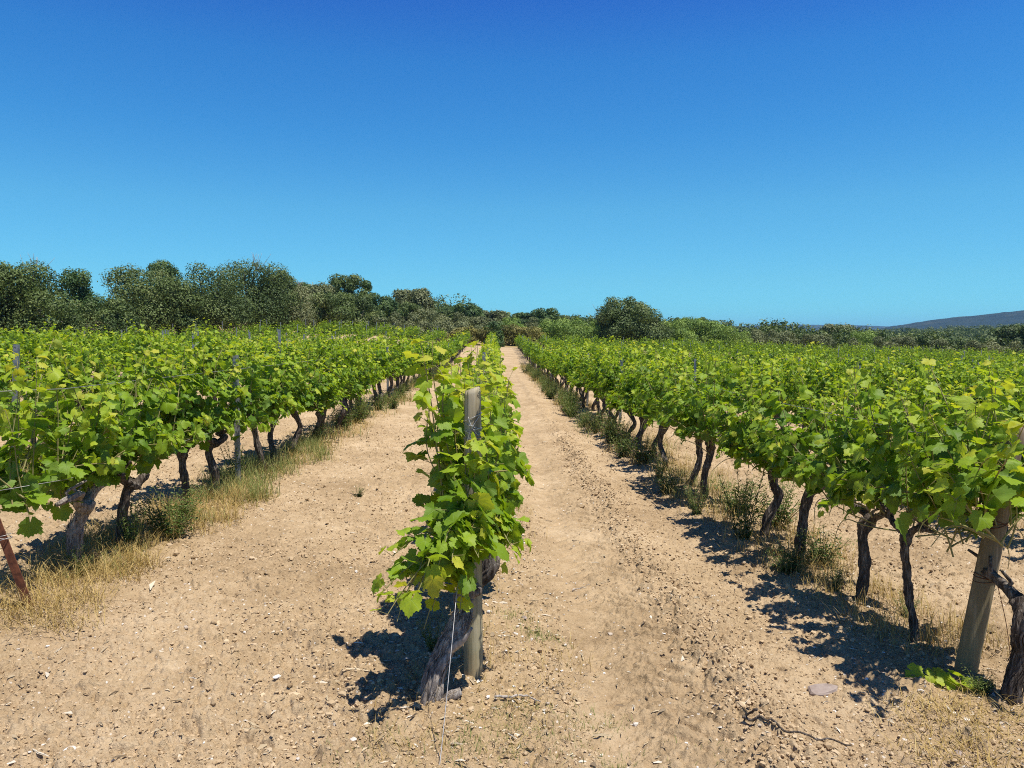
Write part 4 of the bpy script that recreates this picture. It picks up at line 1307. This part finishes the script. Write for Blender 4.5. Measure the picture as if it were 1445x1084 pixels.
SHRUBS = [
    ('scrub', -11.4, 82.0, 2.14, 3.02), ('scrub', -9.6, 86.0, 2.86, 3.96), ('scrub', -7.6, 90.0, 3.31, 4.15), ('scrub', -5.0, 95.0, 3.11, 4.38),
    ('scrub', -2.2, 98.0, 2.71, 4.06), ('scrub', -7.7, 79.0, 2.10, 3.64), ('scrub', -5.6, 79.5, 2.07, 3.66), ('scrub', -3.6, 84.0, 2.35, 4.65),
    ('broom', -4.1, 78.5, 1.76, 2.89), ('broom', -2.3, 80.0, 1.96, 2.95), ('broom', -.9, 82.0, 2.03, 2.27), ('broom', 1.6, 84.0, 2.35, 2.32),
    ('broom', 3.1, 83.0, 2.28, 2.75), ('broom', 4.3, 80.0, 2.21, 2.21), ('bush', .05, 79.0, 2.75, 1.9), ('broom', -20.2, 74.0, 2.60, 2.59),
    ('scrub', -18.8, 80.0, 2.55, 2.95), ('thicket', 2.5, 98.0, 2.95, 3.61), ('thicket', 7.0, 92.0, 3.21, 3.82), ('thicket', 9.4, 95.0, 3.31, 3.94),
    ('thicket', 11.3, 92.0, 3.19, 3.82), ('thicket', 7.8, 86.0, 2.72, 3.57), ('thicket', 11.3, 86.0, 2.58, 2.38), ('thicket', 21.5, 92.0, 3.74, 4.24),
    ('thicket', 24.1, 94.0, 4.05, 4.33), ('thicket', 25.8, 92.0, 3.63, 4.24), ('thicket', 27.3, 90.0, 3.37, 3.73), ('thicket', 21.3, 86.0, 2.80, 3.57),
    ('thicket', 28.3, 88.0, 3.10, 3.24), ('scrub', 32.2, 92.0, 2.95, 4.24), ('scrub', 35.9, 96.0, 2.98, 3.98), ('scrub', 37.0, 92.0, 2.84, 4.24),
    ('scrub', 37.8, 90.0, 2.70, 3.32), ('thicket', 46.2, 95.0, 3.48, 3.50), ('scrub', 47.6, 90.0, 2.76, 4.98), ('scrub', 49.1, 86.0, 2.44, 4.76),
    ('scrub', 51.2, 84.0, 2.49, 4.65), ('scrub', 53.4, 82.0, 2.40, 4.53), ('scrub', 56.9, 82.0, 2.50, 4.53), ('scrub', 42.1, 92.0, 2.57, 4.24),
    ('scrub', 6.1, 105.0, 2.77, 3.87), ('scrub', 1.8, 110.0, 2.12, 4.06),
]
def build_trees():
    for i, (kind, x, y, h, w_, lab) in enumerate(TREES):
        g = rng(2000 + i + (150 if i == 28 else 0))
        z = hbz(x, y)
        h -= .5 * min(1, max(0, -x / 15))
        root = empty("holm_oak" if kind == 'oak' else "tree", (x, y, z), g.uniform(0, 6.28))
        tag(root, lab, "tree", "trees behind the vineyard")
        area = h * w_
        nleaf = int(np.clip(area * 560, 3000, 22000))
        leaf = .155 if y < 80 else .20
        if y > 100: nleaf, leaf = int(nleaf * .6), .28
        V, F, rn, Cn, lr = crown(g, h, w_, int(22 + area * .5), leaf, nleaf, .05 if kind == 'oak' else .1, 0, 1.0 if kind != 'pine' else 1.3)
        link("trunk", wood(g, h, Cn, .035 * h), root)
        link("crown", mesh_np("crown", V, [F], M[kind], None, rn, False), root)
        if i in (0, 1, 10, 12):     # dead twigs that stand out of the crown
            mb = MB()
            for q in range(9):
                c = Cn[np.argmax(Cn[:, 2])]
                e = c + [g.normal(0, .5), g.normal(0, .5), lr.mean() * 1.05 + g.uniform(.0, .35)]
                mb.add(*tube(spline([c, (c + e) / 2 + g.normal(0, .1, 3), e], 8), np.linspace(.022, .008, 8), 4))
            link("dead_twigs", mb.mesh("dead_twigs", M['deadwood']), root)
    for i, (x, y, lab) in enumerate(((11.9, 88.0, "bare leafless sapling left of the big lone oak"), (18.6, 90.0, "thin bare sapling right of the big lone oak"))):
        g = rng(2100 + i); h = 4.9 - i * .6
        mb = MB()
        mb.add(*tube(spline([(0, 0, -.2), (.1, 0, h * .4), (.05, .1, h * .75)], 12), np.linspace(.07, .03, 12), 6))
        for q in range(26):
            zz = h * g.uniform(.45, .78); a = g.uniform(0, 6.28); L = g.uniform(.5, 1.2)
            b = np.array([.08, 0, zz]); e = b + [L * .6 * math.cos(a), L * .6 * math.sin(a), L * .9]
            mb.add(*tube(spline([b, (b + e) / 2 + [0, 0, -.08], e], 8), np.linspace(.026, .010, 8), 4))
        o = link("bare_sapling", mb.mesh("bare_sapling", M['deadwood']), None, (x, y, hbz(x, y)))
        tag(o, lab, "tree", "trees behind the vineyard")
    names = dict(scrub=("scrub_bush", 'grey', "grey green scrub bush"), broom=("broom_bush", 'broom', "yellow brown broom bush"),
                 thicket=("leafy_shrub", 'thicket', "light green feathery shrub"), bush=("round_bush", 'pine', "dark round bush"))
    for i, (kind, x, y, h, w_) in enumerate(SHRUBS):
        g = rng(2300 + i)
        nm, mt, txt = names[kind]
        o_up = dict(scrub=.15, broom=.8, thicket=.45, bush=0)[kind]
        V, F, rn, Cn, lr = crown(g, h, w_, 16 if kind != 'bush' else 24, .19 if kind != 'broom' else .28, int(h * w_ * 430), .0, o_up, .8, (.2, .34))
        z = hbz(x, y)
        root = empty(nm, (x, y, z - .1), g.uniform(0, 6.28))
        link("foliage", mesh_np("shrub_foliage", V, [F], M[mt], None, rn, False), root)
        link("stem", wood(g, h, Cn, .05, 6), root)
        where = ("on the slope left of the path end" if x < 0 else "between the path end and the big lone oak" if x < 14 else
                 "just right of the big lone oak" if x < 30 else "along the far edge of the right field")
        if kind == 'bush': lab, grp = "dark round bush standing at the far end of the soil path", "shrubs behind the field"
        elif x < -15: lab, grp = "%s tucked under the oaks of the left treeline" % txt, "shrubs under the oaks"
        else: lab, grp = "%s %s" % (txt, where), "%s shrubs %s" % (kind, where)
        tag(root, lab, "shrub", grp)
build_trees()

# ------------------------------------------------------------------ hills and far forest
def hill_near(x, y):
    r_ = np.interp(x, [-260, -120, -60, 11, 43, 64, 77, 95, 140], [0, 3.0, 4.4, 4.6, 4.2, 2.8, .6, -2.5, -9])
    return r_ * np.exp(-((y - 235) / 60) ** 2) - 9 * (1 - np.exp(-((y - 235) / 75) ** 4))
def hill_mid(x, y):
    r_ = np.interp(x, [60, 110, 156, 214, 290, 400, 600, 900, 1200], [-9, -5, -.5, 1.8, 4.6, 8, 11, 9, -9])
    return r_ * np.exp(-((y - 430) / 110) ** 2) + 1.0 * fbm(x / 60, y / 60, 5, 2) - 9 * (1 - np.exp(-((y - 430) / 150) ** 4))
def hill_blue(x, y):
    r_ = np.interp(x, [900, 1180, 1330, 1420, 1500, 1580, 1650, 1750, 2000, 2500, 3200, 3800], [-20, 20, 48, 62, 74, 83, 90, 98, 118, 130, 90, -20])
    return (r_ + 6 * fbm(x / 160, y / 160, 8, 4)) * np.exp(-((y - 2450) / 450) ** 2) - 20 * (1 - np.exp(-((y - 2450) / 620) ** 4))
def hill_far(x, y):
    r_ = np.interp(x, [-3200, -2600, 0, 1300, 1650, 1900, 2300, 2650, 3000, 4000, 4800], [-20, 40, 60, 75, 95, 102, 104, 92, 80, 60, -20])
    return (r_ + 14 * fbm(x / 420, y / 420, 18, 4)) * np.exp(-((y - 5200) / 600) ** 2) - 20 * (1 - np.exp(-((y - 5200) / 800) ** 4))

def hill_mat(name, a, b, c, scale):
    m, nt, n, l, p, out = mat_new(name)
    tc = n.new("ShaderNodeTexCoord")
    q = noise(n, l, tc.outputs["Object"], scale, 6, .7)
    r = ramp(n, [(.38, a), (.55, b), (.70, c)]); l.new(q.outputs[0], r.inputs[0]); l.new(r.outputs[0], p.inputs["Base Color"])
    p.inputs["Roughness"].default_value = 1; p.inputs["Specular IOR Level"].default_value = 0
    return m

def build_hills():
    M['wood_floor'] = hill_mat("forest_floor", (.02, .028, .012), (.04, .05, .02), (.08, .08, .035), .05)
    M['woodland'] = hill_mat("far_woodland", (.010, .017, .010), (.022, .030, .016), (.05, .05, .03), .012)
    for nm, f, xr, yr, nx, ny, mt in (("hill", hill_near, (-250, 150), (130, 340), 120, 60, 'wood_floor'), ("hill", hill_mid, (50, 1200), (250, 640), 200, 70, 'wood_floor'),
                                      ("distant_hills", hill_blue, (850, 3850), (1600, 3300), 420, 120, 'woodland'), ("distant_hills", hill_far, (-3200, 4800), (4300, 6100), 520, 80, 'woodland')):
        x, y = np.meshgrid(np.linspace(*xr, nx), np.linspace(*yr, ny))
        z = f(x, y)
        if nm == "distant_hills": z = z + 3.0 * np.abs(fbm(x / 22, y / 30, 4, 2))
        i, j = np.meshgrid(np.arange(ny - 1), np.arange(nx - 1), indexing='ij')
        q = np.stack([i * nx + j, i * nx + j + 1, (i + 1) * nx + j + 1, (i + 1) * nx + j], -1).reshape(-1, 4)
        tag(link(nm, mesh_np(nm, np.stack([x, y, z], -1).reshape(-1, 3), [q], M[mt])), kind='structure')
    g = rng(91)
    pts = []
    def scat(n, ang, yr, hmin, hmax, f=None):
        y = yr[0] + (yr[1] - yr[0]) * g.random(n)
        x = y * g.uniform(*ang, n)
        z = hb(x, y)
        if f is not None: z = np.maximum(z, f(x, y))
        pts.append(np.stack([x, y, z, g.uniform(hmin, hmax, n)], -1))
    scat(260, (.36, .76), (97, 170), 3.2, 5.2)
    scat(420, (.33, .78), (160, 300), 4, 6.5)
    scat(650, (.28, .80), (300, 470), 4.5, 7, hill_mid)
    scat(420, (-.02, .42), (165, 245), 3.2, 5.5, hill_near)
    scat(260, (-.55, 0), (130, 245), 3.5, 6, hill_near)
    pts = np.concatenate(pts)
    Vs, Fs, Rs, n0 = [], [], [], 0
    lib = [crown(rng(600 + i), 1, 1.0, 14, 1.0, 1, .02)[3:] for i in range(1)]
    for (x, y, z, h) in pts:
        nl = 480 if y < 170 else 260
        V, F, rn, _, _ = crown(g, h, h * g.uniform(.85, 1.3), 10, .36 if y < 170 else .6, nl, .0, 0, .8, (.2, .36))
        Vs.append(V + [x, y, z - .3]); Fs.append(F + n0); n0 += len(V)
        Rs.append(np.clip(rn - .12 + g.normal(0, .16), 0, 1))
    tag(link("far_forest", mesh_np("far_forest", np.concatenate(Vs), [np.concatenate(Fs)], M['oak'], None, np.concatenate(Rs), False)),
        "dark wood covering the far slopes behind the vineyard", "forest", kind='stuff')
build_hills()

# ------------------------------------------------------------------ air
def build_haze():
    m = bpy.data.materials.new("haze"); m.use_nodes = True
    n, l = m.node_tree.nodes, m.node_tree.links
    n.remove(n["Principled BSDF"])
    v = n.new("ShaderNodeVolumePrincipled")
    v.inputs["Color"].default_value = (.36, .64, 1, 1)
    v.inputs["Density"].default_value = 1.2e-4
    v.inputs["Anisotropy"].default_value = .2
    l.new(v.outputs[0], n["Material Output"].inputs["Volume"])
    V, F = box(0, 0, 75, 15600, 15600, 180)
    tag(link("haze", mesh_np("haze", V, F, m, None, None, False)), "thin blue summer haze over the land", "haze", kind='stuff')
HAZE = True
if HAZE: build_haze()
